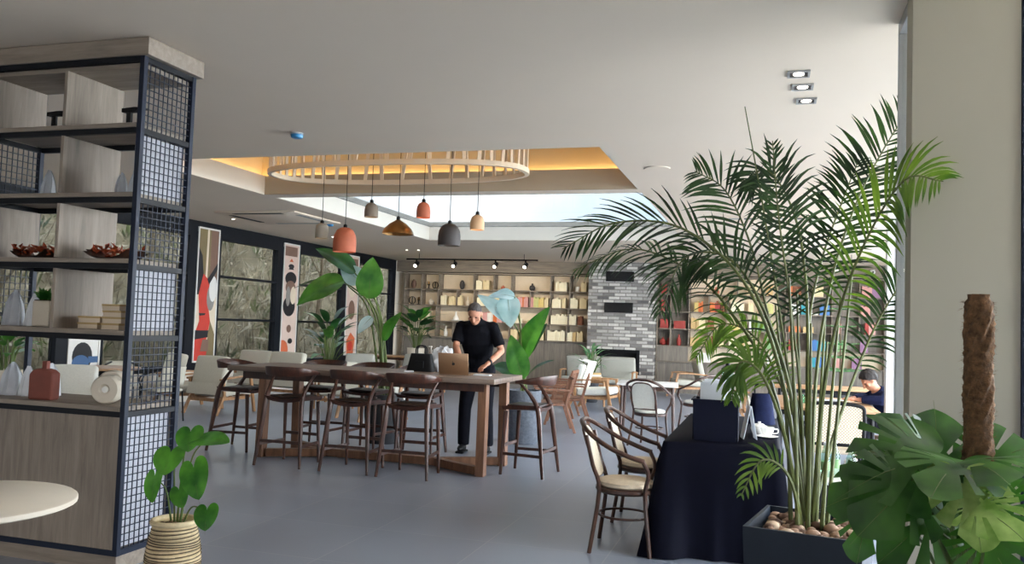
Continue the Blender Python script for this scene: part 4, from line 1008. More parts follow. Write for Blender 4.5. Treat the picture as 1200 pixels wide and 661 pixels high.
lounge('lounge_armchair', 'white armchair with wooden arms behind the white table and the navy box', 'armchair', (-.75, 15.2, 0), PI/2+.2, .66, 'white_fabric', hgt=.84, grp='cream lounge armchairs by the fireplace')
def spindle(label, loc, rz):
    t = thing('spindle_chair', label, 'chair', loc, rz, 'spindle-backed wooden armchairs')
    b = MB(); b.rbox(-.27, .27, -.25, .27, .39, .425, .012, 2); b.build('seat', 'red_wood', t, 1)
    for k in range(4): b = MB(); b.box(-.25+k*.128, -.135+k*.128, -.22, .25, .427, .437); b.build('seat_slat', 'red_wood', t)
    for s in (-1, 1):
        b = MB(); b.bar([(s*.27, .33, 0), (s*.265, .22, .39), (s*.275, .18, .62)], .03, .04, (0, 1, 0)); b.build('leg', 'red_wood', t, bevel=.004)
        b = MB(); b.bar([(s*.28, -.38, 0), (s*.26, -.24, .40), (s*.26, -.34, .78)], .03, .04, (0, 1, 0)); b.build('leg', 'red_wood', t, bevel=.004)
        b = MB(); b.bar([(s*.28, .22, .635), (s*.285, -.28, .625)], .05, .028); b.build('armrest', 'red_wood', t, bevel=.006)
    b = MB(); b.bar([(-.27, -.345, .79), (.27, -.345, .79)], .03, .05); b.build('top_rail', 'red_wood', t, bevel=.006)
    for k in range(7): x = -.2+k*.4/6; b = MB(); b.tube([(x, -.245, .42), (x, -.34, .77)], .009, 6); b.build('spindle', 'red_wood', t, 1)
spindle('spindle-backed wooden armchair nearest the bar stool at the grey plant pot', (-3.15, 12.35, 0), 1.9)
spindle('spindle-backed wooden armchair behind the first one, nearer the throw-covered armchair', (-3.1, 13.35, 0), 1.75)
spindle('spindle-backed wooden armchair farthest back, beside the grey sofa arm', (-3.55, 14.4, 0), 1.6)
def table(name, label, x, y, r, h, top='terrace_wood', leg='matt_black', square=False, rz=0, w=None, d=None):
    t = thing(name, label, 'table', (x, y, 0), rz)
    b = MB()
    if square: b.rbox(-w/2, w/2, -d/2, d/2, h-.03, h, .005, 2)
    else: b.lathe([(r-.012, h-.03), (r, h-.024), (r, h-.005), (r-.006, h)], (0, 0, 0), 40)
    b.build('table_top', top, t, 1)
    if square:
        for sx in (-1, 1):
            for sy in (-1, 1): b = MB(); b.tube([(sx*(w/2-.06), sy*(d/2-.06), 0), (sx*(w/2-.08), sy*(d/2-.08), h-.031)], .022, 8); b.build('leg', leg, t, 1)
        for y in (-d/2+.07, d/2-.09): b = MB(); b.box(-w/2+.09, w/2-.09, y, y+.02, h-.09, h-.031); b.build('apron', leg, t)
    else:
        b = MB(); b.lathe([(.03, .03), (.028, h-.06), (.12, h-.045), (.12, h-.031)], (0, 0, 0), 16); b.build('column', leg, t, 1)
        b = MB(); b.lathe([(r*.62, 0), (r*.62, .012), (.05, .03), (.04, .034)], (0, 0, 0), 28); b.build('foot', leg, t, 1)
    return t
table('round_table', 'white-topped round table at the front left corner, cut by the picture edge', -3.20, 2.74, .43, .75, 'cream_top', 'white_metal')
table('round_table', 'round wooden table seen through the display shelf above the cabinet', -9.2, 10.0, .5, .75)
table('bistro_table', 'white-topped square table beside the white-padded bentwood chairs', -1.75, 13.0, .4, .75, 'white_ceramic', 'bentwood', True, .1, .9, .9)
table('coffee_table', 'low wooden table between the window armchairs behind the bar table', -7.4, 14.6, .45, .45)
table('side_table', 'wooden table under the third window behind the tall plant leaves', -8.6, 18.3, .45, .75, 'oak', 'walnut', True, 0, 1.4, .7)
table('dining_table', 'long pale wooden table where the person in the navy hoodie sits', .62, 10.9, .4, .75, 'terrace_wood', 'matt_black', True, 0, 1.1, 1.9)
table('dining_table', 'wooden table farther back behind the person in the navy hoodie', .95, 14.3, .4, .75, 'terrace_wood', 'matt_black', True, 0, 1.7, .9)
table('side_table', 'small wooden table with books behind the spindle-backed chairs', -3.35, 16.9, .4, .55, 'oak', 'oak', True, 0, .6, .6)
for k in range(3):
    put_book(['tan', 'white', 'tan'][k], -3.48, 16.9, .556+k*.0365, (.9, .9, 1), (0, PI/2, .2*k), ['lower tan book on the small wooden table behind the spindle chairs', 'white book in the middle of the pile on the small wooden table', 'topmost tan book on the small wooden table behind the spindle chairs'][k], 'books on the small table')
# metal chairs around the table seen through the shelf
def wire_chair(label, loc, rz):
    t = thing('metal_armchair', label, 'chair', loc, rz, 'black metal chairs seen through the shelf')
    b = MB(); b.rbox(-.21, .21, -.2, .22, .43, .47, .015, 2); b.build('seat', 'cream_fabric', t, 1)
    for s in (-1, 1):
        for y in (-.2, .2): b = MB(); b.tube([(s*.22, y*1.15, 0), (s*.2, y, .43)], .012, 7); b.build('leg', 'matt_black', t, 1)
        b = MB(); b.tube(spline([(s*.2, .18, .45), (s*.27, .14, .62), (s*.25, -.12, .72), (s*.12, -.25, .78)], 14), .012, 7); b.build('arm', 'matt_black', t, 1)
    b = MB(); b.grid(lambda u, v: V(((u-.5)*.4, -.22-.05*math.sin(PI*u)-.05*v, .52+.27*v)), 10, 5); o = b.build('backrest', 'cream_fabric', t, 1); md = o.modifiers.new('thick', 'SOLIDIFY'); md.thickness = .02
wire_chair('black metal armchair between the round table and the windows, seen through the display shelf', (-9.45, 10.68, 0), -2.2)
wire_chair('black metal armchair right of the round table, seen through the display shelf', (-8.42, 10.3, 0), 1.3)

# ------------------------------------------------------------------ printed panels on the window wall
def panel(ys, label, shapes, base='cream_print'):
    t = thing('printed_panel', label, 'panel', (XW, ys+.03, .72)); W, H = .56, 2.4
    b = MB(); b.box(.0205, .034, 0, W, 0, H); b.build('print_base', base, t)
    b = MB(); b.box(.0205, .045, -.03, -.0005, -.03, H+.03); b.box(.0205, .045, W+.0005, W+.03, -.03, H+.03); b.box(.0205, .045, 0, W, -.03, -.0005); b.box(.0205, .045, 0, W, H+.0005, H+.03); b.build('print_frame', 'white_print', t)
    b = MB(); x = .0342
    for m, pts in shapes:
        b.use(m); b.prism([(u*W, v*H) for u, v in pts], 'x', x, x+.0006); x += .0007
    b.build('print_shapes', None, t)
def el(cx_, cy_, rx, ry, a0=0, a1=2*PI, n=18): return [(min(1, max(0, cx_+rx*math.cos(a0+(a1-a0)*j/n))), min(1, max(0, cy_+ry*math.sin(a0+(a1-a0)*j/n)))) for j in range(n+(0 if a1-a0 > 6.2 else 1))]
panel(starts[6], 'tall printed panel with a red abstract face, nearest the display shelf', [
    ('olive_print', [(0, .55), (.62, .55), (.62, 1), (0, 1)]), ('brown_print', [(.62, .6), (1, .6), (1, 1), (.62, 1)]), ('cream_print', [(.40, .6), (.5, .6), (.52, 1), (.42, 1)]),
    ('black_print', [(0, .5), (.22, .5), (.3, .66), (.2, .8), (0, .86)]), ('red_print', [(0, 0), (.75, 0), (.6, .16), (.75, .3), (.62, .42), (.7, .55), (.9, .7), (.55, .62), (.3, .66), (.1, .5), (.2, .3), (0, .2)]),
    ('grey_print', el(.72, .48, .2, .1)), ('white_print', el(.82, .55, .2, .1)), ('black_print', [(.5, .62), (1, .75), (1, .70), (.6, .58)]), ('black_print', [(.15, .36), (.5, .36), (.45, .345), (.2, .34)]),
    ('black_print', [(0, .16), (.75, .18), (.7, .23), (0, .23)]), ('olive_print', [(.62, 0), (1, 0), (1, .2), (.75, .3), (.66, .2)]), ('brown_print', [(.3, .07), (.7, .07), (.72, .16), (.4, .16)])])
panel(starts[7], 'tall printed panel with black and rust botanical shapes between the first two windows', [
    ('brown_print', [(.05, .9), (.9, .9), (.9, .985), (.05, .985)]), ('orange_print', [(.35, .85), (.65, .85), (.5, .88)]), ('black_print', el(.5, .81, .2, .02)), ('black_print', [(.3, .78), (.7, .78), (.5, .82)]),
    ('black_print', el(.5, .7, .4, .06)), ('brown_print', el(.5, .62, .35, .06)), ('black_print', el(.45, .45, .42, .09)), ('cream_print', el(.7, .55, .2, .08)), ('grey_print', el(.35, .54, .15, .09)),
    ('brown_print', el(.5, .25, .16, .035)), ('black_print', el(.62, .14, .16, .025)), ('orange_print', el(.1, .06, .4, .09))], 'pink_print')
panel(starts[8], 'tall printed panel with orange and cream shapes behind the big plant', [
    ('brown_print', [(.05, .85), (.95, .85), (.95, .98), (.05, .98)]), ('cream_print', el(.5, .7, .4, .12)), ('brown_print', el(.5, .45, .3, .1)), ('orange_print', [(.2, 0), (.8, 0), (.9, .16), (.5, .22), (.15, .14)]), ('red_print', el(.5, .08, .22, .05))], 'pink_print')
panel(starts[5], 'printed panel with black, blue and red shapes on white, seen through the shelf', [
    ('red_print', el(.3, .24, .2, .05)), ('black_print', el(.45, .06, .35, .09)), ('blue_print', el(.4, .02, .3, .05)), ('red_print', [(.7, .3), (.95, .3), (.8, .18)]), ('blue_print', [(.66, .02), (1, .02), (1, .06), (.66, .06)]),
    ('brown_print', [(.05, .7), (.9, .7), (.9, .96), (.05, .96)]), ('black_print', el(.5, .5, .3, .1))], 'white_print')
panel(starts[4], 'printed panel with rust and olive shapes farthest to the left behind the shelf', [('orange_print', el(.5, .3, .4, .15)), ('olive_print', [(0, .6), (1, .6), (1, .9), (0, .9)]), ('black_print', el(.5, .7, .2, .1))], 'cream_print')

# ------------------------------------------------------------------ dark draped table at the right
dt = thing('draped_table', 'table fully draped in a navy black cloth reaching the floor beside the palm', 'table', (-.305, 7.1, 0))
LX, LY, HZ = .385, 1.09, .775
mb = MB(); mb.box(-LX+.01, LX-.01, -LY+.01, LY-.01, HZ-.03, HZ-.004); mb.build('table_top', 'walnut', dt)
for sx in (-1, 1):
    for sy in (-1, 1): mb = MB(); mb.tube([(sx*(LX-.06), sy*(LY-.06), 0), (sx*(LX-.06), sy*(LY-.06), HZ-.031)], .022, 8); mb.build('leg', 'matt_black', dt, 1)
mb = MB()
per = []; n1, n2 = 22, 60
for k in range(n1): per.append((-LX+2*LX*k/n1, -LY))
for k in range(n2): per.append((LX, -LY+2*LY*k/n2))
for k in range(n1): per.append((LX-2*LX*k/n1, LY))
for k in range(n2): per.append((-LX, LY-2*LY*k/n2))
N = len(per); prev = None; s_ = 0; acc = []
for i, (x, y) in enumerate(per):
    acc.append(s_); q = per[(i+1) % N]; s_ += math.hypot(q[0]-x, q[1]-y)
rings = []
for j in range(13):
    v = j/12; ring = []
    for i, (x, y) in enumerate(per):
        u = acc[i]/s_*2*PI
        fold = .04*v**1.2*(math.sin(9*u+.6)+.5*math.sin(23*u))+.05*v**.8*(abs(math.sin(11*u+.4))**9+abs(math.sin(7*u+1.3))**12)
        cor = (abs(x)/LX)**8*(abs(y)/LY)**8
        o = .004+.022*min(1, v*6)+.02*v+fold*.8*v+.06*cor*v
        nx = (1 if x >= LX-1e-6 else -1 if x <= -LX+1e-6 else 0); ny = (1 if y >= LY-1e-6 else -1 if y <= -LY+1e-6 else 0)
        ring.append(mb.bm.verts.new((x+nx*o+(cor*.05*v*math.copysign(1, x) if nx == 0 else 0), y+ny*o, HZ+.004-(0 if j == 0 else .01+(HZ-.012)*v))))
    rings.append(ring)
for a, c in zip(rings, rings[1:]):
    for i in range(N): mb.face([a[i], a[(i+1) % N], c[(i+1) % N], c[i]])
mb.face(rings[0])
mb.build('tablecloth', 'navy_cloth', dt, 2)
t = thing('storage_box', 'navy open box standing on the dark draped table', 'box', (-.355, 6.32, HZ+.005), 0)
mb = MB()
def tb_(z): k = .9+.1*z/.28; return .16*k, .12*k
for (z0, z1) in ((0, .28),):
    (ax, ay), (bx, by) = tb_(z0), tb_(z1); w = .006
    for s in (-1, 1):
        mb.prism([(-ax, z0), (ax, z0), (bx, z1), (-bx, z1)], 'y', s*by, s*(by-w)); mb.prism([(-ay+w, z0), (ay-w, z0), (by-w-.001, z1), (-by+w+.001, z1)], 'x', s*bx*.985, s*(bx*.985-w))
    mb.box(-ax, ax, -ay, ay, 0, .006)
mb.build('box_sides', 'navy_box', t)
mb = MB()
for s in (-1, 1): mb.box(-.17, .17, s*.128-.008, s*.128+.008, .281, .292); mb.box(s*.162-.008, s*.162+.008, -.119, .119, .281, .292)
mb.build('rim', 'navy_box', t)
for k in range(5):
    p = thing('menu_sheaf', 'white folded menu sheet standing upright in the navy box', 'menu', (-.38+.012*k, 6.25+.036*k, HZ+.012), PI/2+.10*k-.25, 'white menu sheets in the navy box')
    mb = MB(); mb.prism([(-.008, 0), (.001, 0), (.009, .40+.012*(k % 3)), (-.002, .40+.012*(k % 3))], 'y', -.09, .09); mb.build('sheet', 'white_paper', p)
    mb = MB(); mb.prism([(.0015, 0), (.0065, 0), (.013, .385), (.0097, .385)], 'y', -.088, .088); mb.build('inner_sheet', 'white_paper', p)
t = thing('lantern', 'dark lantern on a thin stand behind the menus on the draped table', 'lantern', (-.31, 6.95, HZ+.005))
mb = MB(); mb.lathe([(.055, 0), (.055, .012), (.012, .02), (.01, .34), (.05, .35), (.05, .36)], (0, 0, 0), 14); mb.build('stand', 'matt_black', t, 1)
mb = MB(); mb.lathe([(.042, .361), (.045, .37), (.045, .47), (.04, .475)], (0, 0, 0), 14); mb.build('glass_chimney', 'bottle_glass', t, 1)
mb = MB(); mb.lathe([(.05, .476), (.05, .485), (.018, .51), (.012, .55)], (0, 0, 0), 14); mb.build('cap', 'matt_black', t, 1)
t = thing('folded_stand', 'tall white folded card standing right of the navy box', 'card', (-.13, 6.5, HZ+.005), .2)
mb = MB(); mb.prism([(-.05, 0), (-.046, 0), (.002, .24), (-.002, .24)], 'y', -.07, .07); mb.build('card_face', 'white_paper', t); mb = MB(); mb.prism([(.05, 0), (.046, 0), (.0025, .238), (.0065, .24)], 'y', -.07, .07); mb.build('card_rear', 'white_paper', t)
t = thing('tea_cup', 'white cup on a saucer on the draped table behind the palm stems', 'cup', (0, 6.62, HZ+.016))
mb = MB(); mb.lathe([(.022, .006), (.03, .008), (.046, .04), (.05, .068), (.045, .068), (.04, .03)], (0, 0, 0), 20); mb.build('cup_bowl', 'white_ceramic', t, 1)
mb = MB(); mb.tube(spline([(.045, 0, .058), (.075, 0, .055), (.075, 0, .03), (.04, 0, .022)], 10), .005, 6); mb.build('handle', 'white_ceramic', t, 1)
t = thing('saucer', 'white saucer under the cup on the draped table', 'saucer', (0, 6.62, HZ+.005))
mb = MB(); mb.lathe([(.03, 0), (.045, .003), (.08, .012), (.082, .014), (.045, .007), (.02, .006)], (0, 0, 0), 24); mb.build('plate', 'white_ceramic', t, 1)
t = thing('sugar_bowl', 'round white bowl beside the cup on the draped table', 'bowl', (-.06, 6.78, HZ+.005))
mb = MB(); mb.lathe([(.03, 0), (.05, .012), (.062, .045), (.058, .07), (.05, .072)], (0, 0, 0), 20); mb.build('bowl', 'white_ceramic', t, 1); mb = MB(); mb.lathe([(.05, .0725), (.03, .085), (.01, .088), (.012, .1)], (0, 0, 0), 16); mb.build('lid', 'white_ceramic', t, 1)
t = thing('dark_bag', 'dark navy bag slumped on the far end of the draped table', 'bag', (-.05, 7.6, HZ+.005), .2)
mb = MB(); g = mb.grid(lambda u, v: V((.12*(1-.35*u)*math.cos(2*PI*v)*(1+.08*math.sin(6*PI*v)), .08*(1-.35*u)*math.sin(2*PI*v), .26*u)), 8, 24); mb.face(g[0][:-1]); mb.face(g[-1][:-1]); bmesh.ops.remove_doubles(mb.bm, verts=mb.bm.verts[:], dist=.0005); mb.build('bag_body', 'hoodie', t, 1)
mb = MB(); mb.tube(spline([(-.06, 0, .25), (-.05, 0, .33), (.05, 0, .33), (.06, 0, .25)], 12), .008, 6); mb.build('strap', 'matt_black', t, 1)
# low stand with bottles between the draped table and the palm
ct = table('side_table', 'low white side table with water bottles behind the palm planter', .62, 6.95, .3, .50, 'white_ceramic', 'matt_black', True, 0, .55, .7)
for k, (x, y, l) in enumerate(((.42, 6.8, 'clear green-tinted bottle nearest the draped table on the low white table'), (.5, 6.95, 'clear green-tinted bottle in the middle of the three on the low white table'), (.6, 6.78, 'clear green-tinted bottle nearest the cane chair on the low white table'))):
    t = thing('water_bottle', l, 'bottle', (x, y, .501), 0, 'bottles on the low white table')
    mb = MB(); mb.lathe([(.032, 0), (.036, .01), (.036, .15), (.014, .21), (.013, .235)], (0, 0, 0), 16); mb.build('bottle', 'bottle_glass', t, 1)
    mb = MB(); mb.lathe([(.0155, .2355), (.0155, .255), (.01, .258)], (0, 0, 0), 12); mb.build('cap', 'white_ceramic', t, 1)
    mb = MB(); mb.lathe([(.0366, .05), (.037, .055), (.037, .11), (.0366, .115)], (0, 0, 0), 16); mb.build('paper_label', 'book_green', t, 1)
for k, (x, y, l) in enumerate(((.75, 7.0, 'pale green milk carton on the low white table'),)):
    t = thing('carton', l, 'carton', (x, y, .501), .2)
    mb = MB(); mb.box(-.04, .04, -.04, .04, 0, .16); mb.build('carton_body', 'book_green', t); mb = MB(); mb.prism([(-.04, .161), (.04, .161), (.002, .2), (-.002, .2)], 'y', -.04, .04); mb.build('gable', 'white_print', t)
# things on the table of the seated person
t = thing('open_magazine', 'open white magazine lying before the person in the navy hoodie', 'magazine', (.75, 11.2, .751), .3)
for s in (-1, 1): mb = MB(); mb.grid(lambda u, v: V((s*(.002+.2*u), (v-.5)*.27, .004+.02*math.sin(PI*u)**.8*(1-u))), 8, 2); o = mb.build('page_side', 'white_paper', t, 1); md = o.modifiers.new('thick', 'SOLIDIFY'); md.thickness = .003; md.offset = 1
t = thing('drinking_glass', 'small empty glass on the table near the person in the navy hoodie', 'glass', (.42, 10.6, .751))
mb = MB(); mb.lathe([(.028, 0), (.034, .1), (.031, .1), (.026, .008)], (0, 0, 0), 16); mb.build('tumbler', 'bottle_glass', t, 1); mb = MB(); mb.lathe([(.024, .0085), (.026, .04), (.01, .041)], (0, 0, 0), 14); mb.build('water', 'bottle_glass', t, 1)
# ------------------------------------------------------------------ plants
def leaf(mb, base, tip, W, kind='heart', up=(0, 0, 1), bend=.7, fold=.15, nu=14, nv=4, lift=.5, wav=0, seed=0):
    """one leaf blade from base to tip; its surface bows up between the two"""
    base, tip = V(base), V(tip); d = tip-base; L = d.length; d.normalize()
    up = V(up); s = d.cross(up)
    if s.length < .15: s = d.cross(V((.3, -1, .2)))
    s.normalize(); n = s.cross(d).normalized()
    def f(u):
        if kind == 'heart': return max(.0, (math.sin(PI*min(1, u*.80+.20))**.75))*(1-u**5) if u < 1 else 0
        if kind == 'paddle': return math.sin(PI*(u*.97+.03)**.72)**.8 if 0 < u < 1 else (.2 if u == 0 else 0)
        if kind == 'blade': return math.sin(PI*(u*.95+.05)**.6)
        return max(.0, (math.sin(PI*min(1, u*.78+.22))**.6))*(1-u**6) if u < 1 else 0
    def P(u, v):                                   # v in -1..1
        w = W/2*f(min(1, max(0, u)))
        back = (.24 if kind in ('heart', 'monstera') else .0)*L*abs(v)**1.4*max(0, 1-u)**3
        y = u*L-back+(.10*L*abs(v)*u*(1-u) if kind == 'monstera' else 0)
        z = lift*bend*L*.5*math.sin(PI*min(1, max(0, u)))-fold*-1*abs(v*w)*1.0-bend*.35*w*v*v+wav*W*math.sin(9*u+seed)*abs(v)**1.5
        return base+d*y+s*(v*w)+n*z
    if kind in ('heart', 'monstera'):
        # a rounded heart outline in polar form about the point where the stalk joins
        TB = ((0, .80), (12, .73), (28, .635), (50, .55), (75, .495), (100, .485), (125, .475), (145, .43), (160, .33), (172, .17), (180, .07))
        def rad(p):
            p = abs(p)
            for (a0, r0), (a1, r1) in zip(TB, TB[1:]):
                if p <= a1: return r0+(r1-r0)*(p-a0)/(a1-a0)
            return TB[-1][1]
        rr = random.Random(seed*7+3); cuts = []
        if kind == 'monstera':
            for sd in (-1, 1):
                for c in (26, 47, 70, 95, 120): cuts.append((sd*(c+rr.uniform(-4, 4)), rr.uniform(5, 11), rr.uniform(.30, .48)))
        steps = [-180+360*k/(144 if cuts else 48) for k in range((144 if cuts else 48)+1)]
        for c, w_, q_ in cuts:
            for e in (c-w_/2, c+w_/2):
                j = min(range(len(steps)), key=lambda i: abs(steps[i]-e)); steps[j] = e
        RN_ = 9
        def Q(p, t):
            r = rad(p)*L*t*(1+(wav*2*math.sin(p*.11+seed)*t*t)); x = r*math.sin(math.radians(p))*W/(.96*L); y = r*math.cos(math.radians(p)); uu = min(1, max(0, (y/L+.25)))
            z = lift*bend*L*.5*math.sin(PI*uu)+fold*abs(x)-bend*.5*x*x/W+wav*W*math.sin(y/L*9+seed)*(abs(x)*2/W)**1.5
            return base+d*y+s*x+n*z
        g = [[mb.bm.verts.new(Q(p, j/RN_)) if j else None for j in range(RN_+1)] for p in steps]
        c0 = mb.bm.verts.new(Q(0, 0))
        for i in range(len(steps)-1):
            pm_ = (steps[i]+steps[i+1])/2
            lim = min([q_ for c, w_, q_ in cuts if abs(pm_-c) < w_/2] or [2])
            mb.face([c0, g[i][1], g[i+1][1]])
            for j in range(1, RN_):
                if (j+.5)/RN_ < lim: mb.face([g[i][j], g[i][j+1], g[i+1][j+1], g[i+1][j]])
        loose = [v for v in mb.bm.verts if not v.link_faces]
        bmesh.ops.delete(mb.bm, geom=loose, context='VERTS')
        bmesh.ops.remove_doubles(mb.bm, verts=mb.bm.verts[:], dist=.0002)
        return
    g = [[mb.bm.verts.new(P(i/nu, 2*j/(2*nv)*1-1)) for j in range(2*nv+1)] for i in range(nu+1)]
    for i in range(nu):
        for j in range(2*nv): mb.face([g[i][j], g[i+1][j], g[i+1][j+1], g[i][j+1]])
def vein(mb, base, tip, r, up=(0, 0, 1), bend=.7, lift=.5, n=8):
    base, tip = V(base), V(tip); d = tip-base; L = d.length; s = d.cross(V(up)); 
    if s.length < .15*L: s = d.cross(V((.3, -1, .2)))
    nn = s.cross(d).normalized()
    mb.tube([base+d*(i/n)*.96+nn*(lift*bend*L*.5*math.sin(PI*i/n)-.001) for i in range(n+1)], [r*(1-.8*i/n) for i in range(n+1)], 5)
def plant_leaf(parent, loc, root, base, tip, W, kind, m, stem='stem_green', r=.007, **k):
    """leaf as a part, its stalk a sub-part; points are world, loc is the parent's place"""
    o = V(loc); root, base, tip = V(root)-o, V(base)-o, V(tip)-o
    b = MB(); leaf(b, base, tip, W, kind, **k); lf = b.build('leaf', m, parent, 2, fixn=False)
    b = MB(); mid = (root+base)/2; mid.z += .22*(base-root).length*(1 if base.z > root.z else .3); mid.x = root.x*.62+base.x*.38; mid.y = root.y*.62+base.y*.38
    b.tube(spline([root, mid, base], 14), [r*(1.3-.6*i/14) for i in range(15)], 6); vein(b, base, tip, r*.3, k.get('up', (0, 0, 1)), k.get('bend', .7), k.get('lift', .5))
    b.build('leaf_stalk', stem, lf, 1)
    return lf

# small heart-leaved plant in the ridged straw pot
L0 = (-3.15, 4.02, 0)
sp = thing('potted_philodendron', 'small heart-leaved plant in a ridged straw-coloured pot at the foot of the display shelf', 'plant', L0)
mb = MB(); pr = []
for k in range(45):
    z = .005+.385*k/44; u = z/.39; R = .106+.040*math.sin(PI*(u*.85+.12)); pr.append((R+.004*math.cos(k*PI*.999)*1, z))
mb.use('straw'); mb.lathe(pr, (0, 0, 0), 36)
for f in mb.bm.faces:
    zc = f.calc_center_median().z
mb.build('pot', None, sp, 1)
mb = MB()
for k in range(0, 22):
    z = .02+.36*k/22; u = z/.39; R = .1085+.040*math.sin(PI*(u*.85+.12)); mb.tube([(R*math.cos(2*PI*j/40), R*math.sin(2*PI*j/40), z+.006*math.sin(2*PI*j/40+k)) for j in range(40)], .0035, 4, closed=True)
mb.build('pot_ridges', 'straw_gap', sp, 1)
mb = MB(); mb.tube([(.116*math.cos(2*PI*j/40), .116*math.sin(2*PI*j/40), .398) for j in range(40)], .016, 8, closed=True); mb.build('pot_rim', 'straw', sp, 1)
mb = MB(); mb.lathe([(.106, .37), (.104, .385), (.06, .39)], (0, 0, 0), 24); mb.build('soil', 'soil', sp)
rr = random.Random(4)
mb = MB()
for k in range(14): a = rr.uniform(0, 6.28); q = rr.uniform(.02, .085); mb.ball((q*math.cos(a), q*math.sin(a), .392), rr.uniform(.01, .017), 8, (1, .8, .6))
tag(mb.build('pebbles', 'pebble', sp, 1), kind='stuff')
up_c = (.1, -1, .45)
for bs, tp, w, up in (((-3.085, 4.03, .885), (-3.06, 3.98, .765), .165, up_c), ((-2.97, 4.0, .86), (-2.74, 3.96, .865), .15, (0, -.5, 1)), ((-3.165, 3.97, .77), (-3.15, 3.90, .64), .18, up_c), ((-2.985, 3.95, .70), (-2.885, 3.88, .525), .165, up_c),
                  ((-3.265, 3.98, .63), (-3.225, 3.92, .475), .15, (-.3, -1, .3)), ((-3.06, 3.93, .585), (-2.985, 3.88, .49), .11, up_c), ((-2.885, 3.94, .49), (-2.855, 3.89, .375), .14, up_c)):
    plant_leaf(sp, L0, (-3.15+(bs[0]+3.15)*.2, 4.02, .39), bs, tp, w, 'heart', 'heart_leaf', up=up, bend=.22, fold=.10, r=.0045)

# big-leaved plants behind the bar table
def big_plant(label, loc, pot, leaves, root_z, m='paddle_leaf', kind='paddle'):
    t = thing('potted_banana_plant', label, 'plant', loc)
    pot(t)
    rr = random.Random(int(abs(loc[0])*100))
    for bs, tp, w, mm, up in leaves:
        plant_leaf(t, loc, (loc[0]+rr.uniform(-.06, .06), loc[1]+rr.uniform(-.05, .05), root_z), bs, tp, w, kind, mm, r=.012, up=up, bend=.35, fold=.22, nu=18, wav=.02, seed=w*50)
    return t
def tall_pot(t, R=.235, H=.72, m='stone_pot'):
    mb = MB(); mb.lathe([(R*.8, 0), (R*.86, .02), (R, H*.6), (R*1.02, H-.02), (R, H), (R*.9, H), (R*.88, H-.04)], (0, 0, 0), 32); mb.build('pot', m, t, 1)
    mb = MB(); mb.lathe([(R*.87, H-.06), (R*.87, H-.035), (.05, H-.03)], (0, 0, 0), 24); mb.build('soil', 'soil', t)
U1 = (.2, -1, .5)
big_plant('tall big-leaved plant in a dark pot behind the middle of the bar table', (-4.72, 9.95, 0), lambda t: tall_pot(t, .24, .62, 'charcoal_pot'), [
    ((-5.21, 9.95, 2.17), (-5.72, 9.8, 2.47), .36, 'paddle_dark', (.5, -.6, 1)), ((-5.33, 9.9, 2.06), (-5.93, 9.75, 1.72), .52, 'paddle_leaf', (-.3, -1, .9)), ((-4.99, 9.95, 1.84), (-4.95, 9.93, 2.38), .36, 'paddle_leaf', (.35, -1, .1)),
    ((-5.13, 10.0, 2.05), (-5.42, 9.95, 2.24), .28, 'sky_sheen_leaf', U1), ((-4.76, 9.95, 1.3), (-4.56, 10.05, 1.68), .2, 'paddle_leaf', (-.4, -1, .2)), ((-5.38, 10.05, 2.03), (-6.2, 10.1, 1.96), .16, 'paddle_dark', (0, -.5, 1)), ((-4.91, 9.9, 1.6), (-5.05, 9.8, 1.38), .16, 'sky_sheen_leaf', U1)], .6)
big_plant('big-leaved plant in a grey stone pot between the man and the spindle chairs', (-3.10, 10.85, 0), lambda t: tall_pot(t, .225, .70), [
    ((-3.30, 10.9, 1.60), (-3.78, 10.75, 1.95), .22, 'sky_sheen_leaf', (.5, -1, .3)), ((-3.3, 10.9, 1.94), (-3.66, 10.85, 1.93), .34, 'sky_sheen_leaf', (0, -.5, 1)), ((-3.40, 10.9, 1.96), (-3.30, 10.78, 1.52), .32, 'sky_sheen_leaf', (.3, -1, .3)),
    ((-3.16, 10.9, 1.12), (-2.77, 10.8, 1.82), .34, 'paddle_leaf', (-.55, -1, .1)), ((-3.09, 10.7, .86), (-3.24, 10.6, 1.43), .30, 'paddle_leaf', (.2, -1, .1)), ((-3.17, 10.7, .92), (-3.50, 10.6, 1.0), .28, 'paddle_dark', (0, -.7, 1)),
    ((-3.12, 11.0, 1.17), (-2.87, 11.05, 1.60), .2, 'paddle_dark', (-.5, -1, .1)), ((-3.03, 10.8, .92), (-2.66, 10.7, 1.12), .12, 'paddle_dark', (0, -.5, 1))], .66)

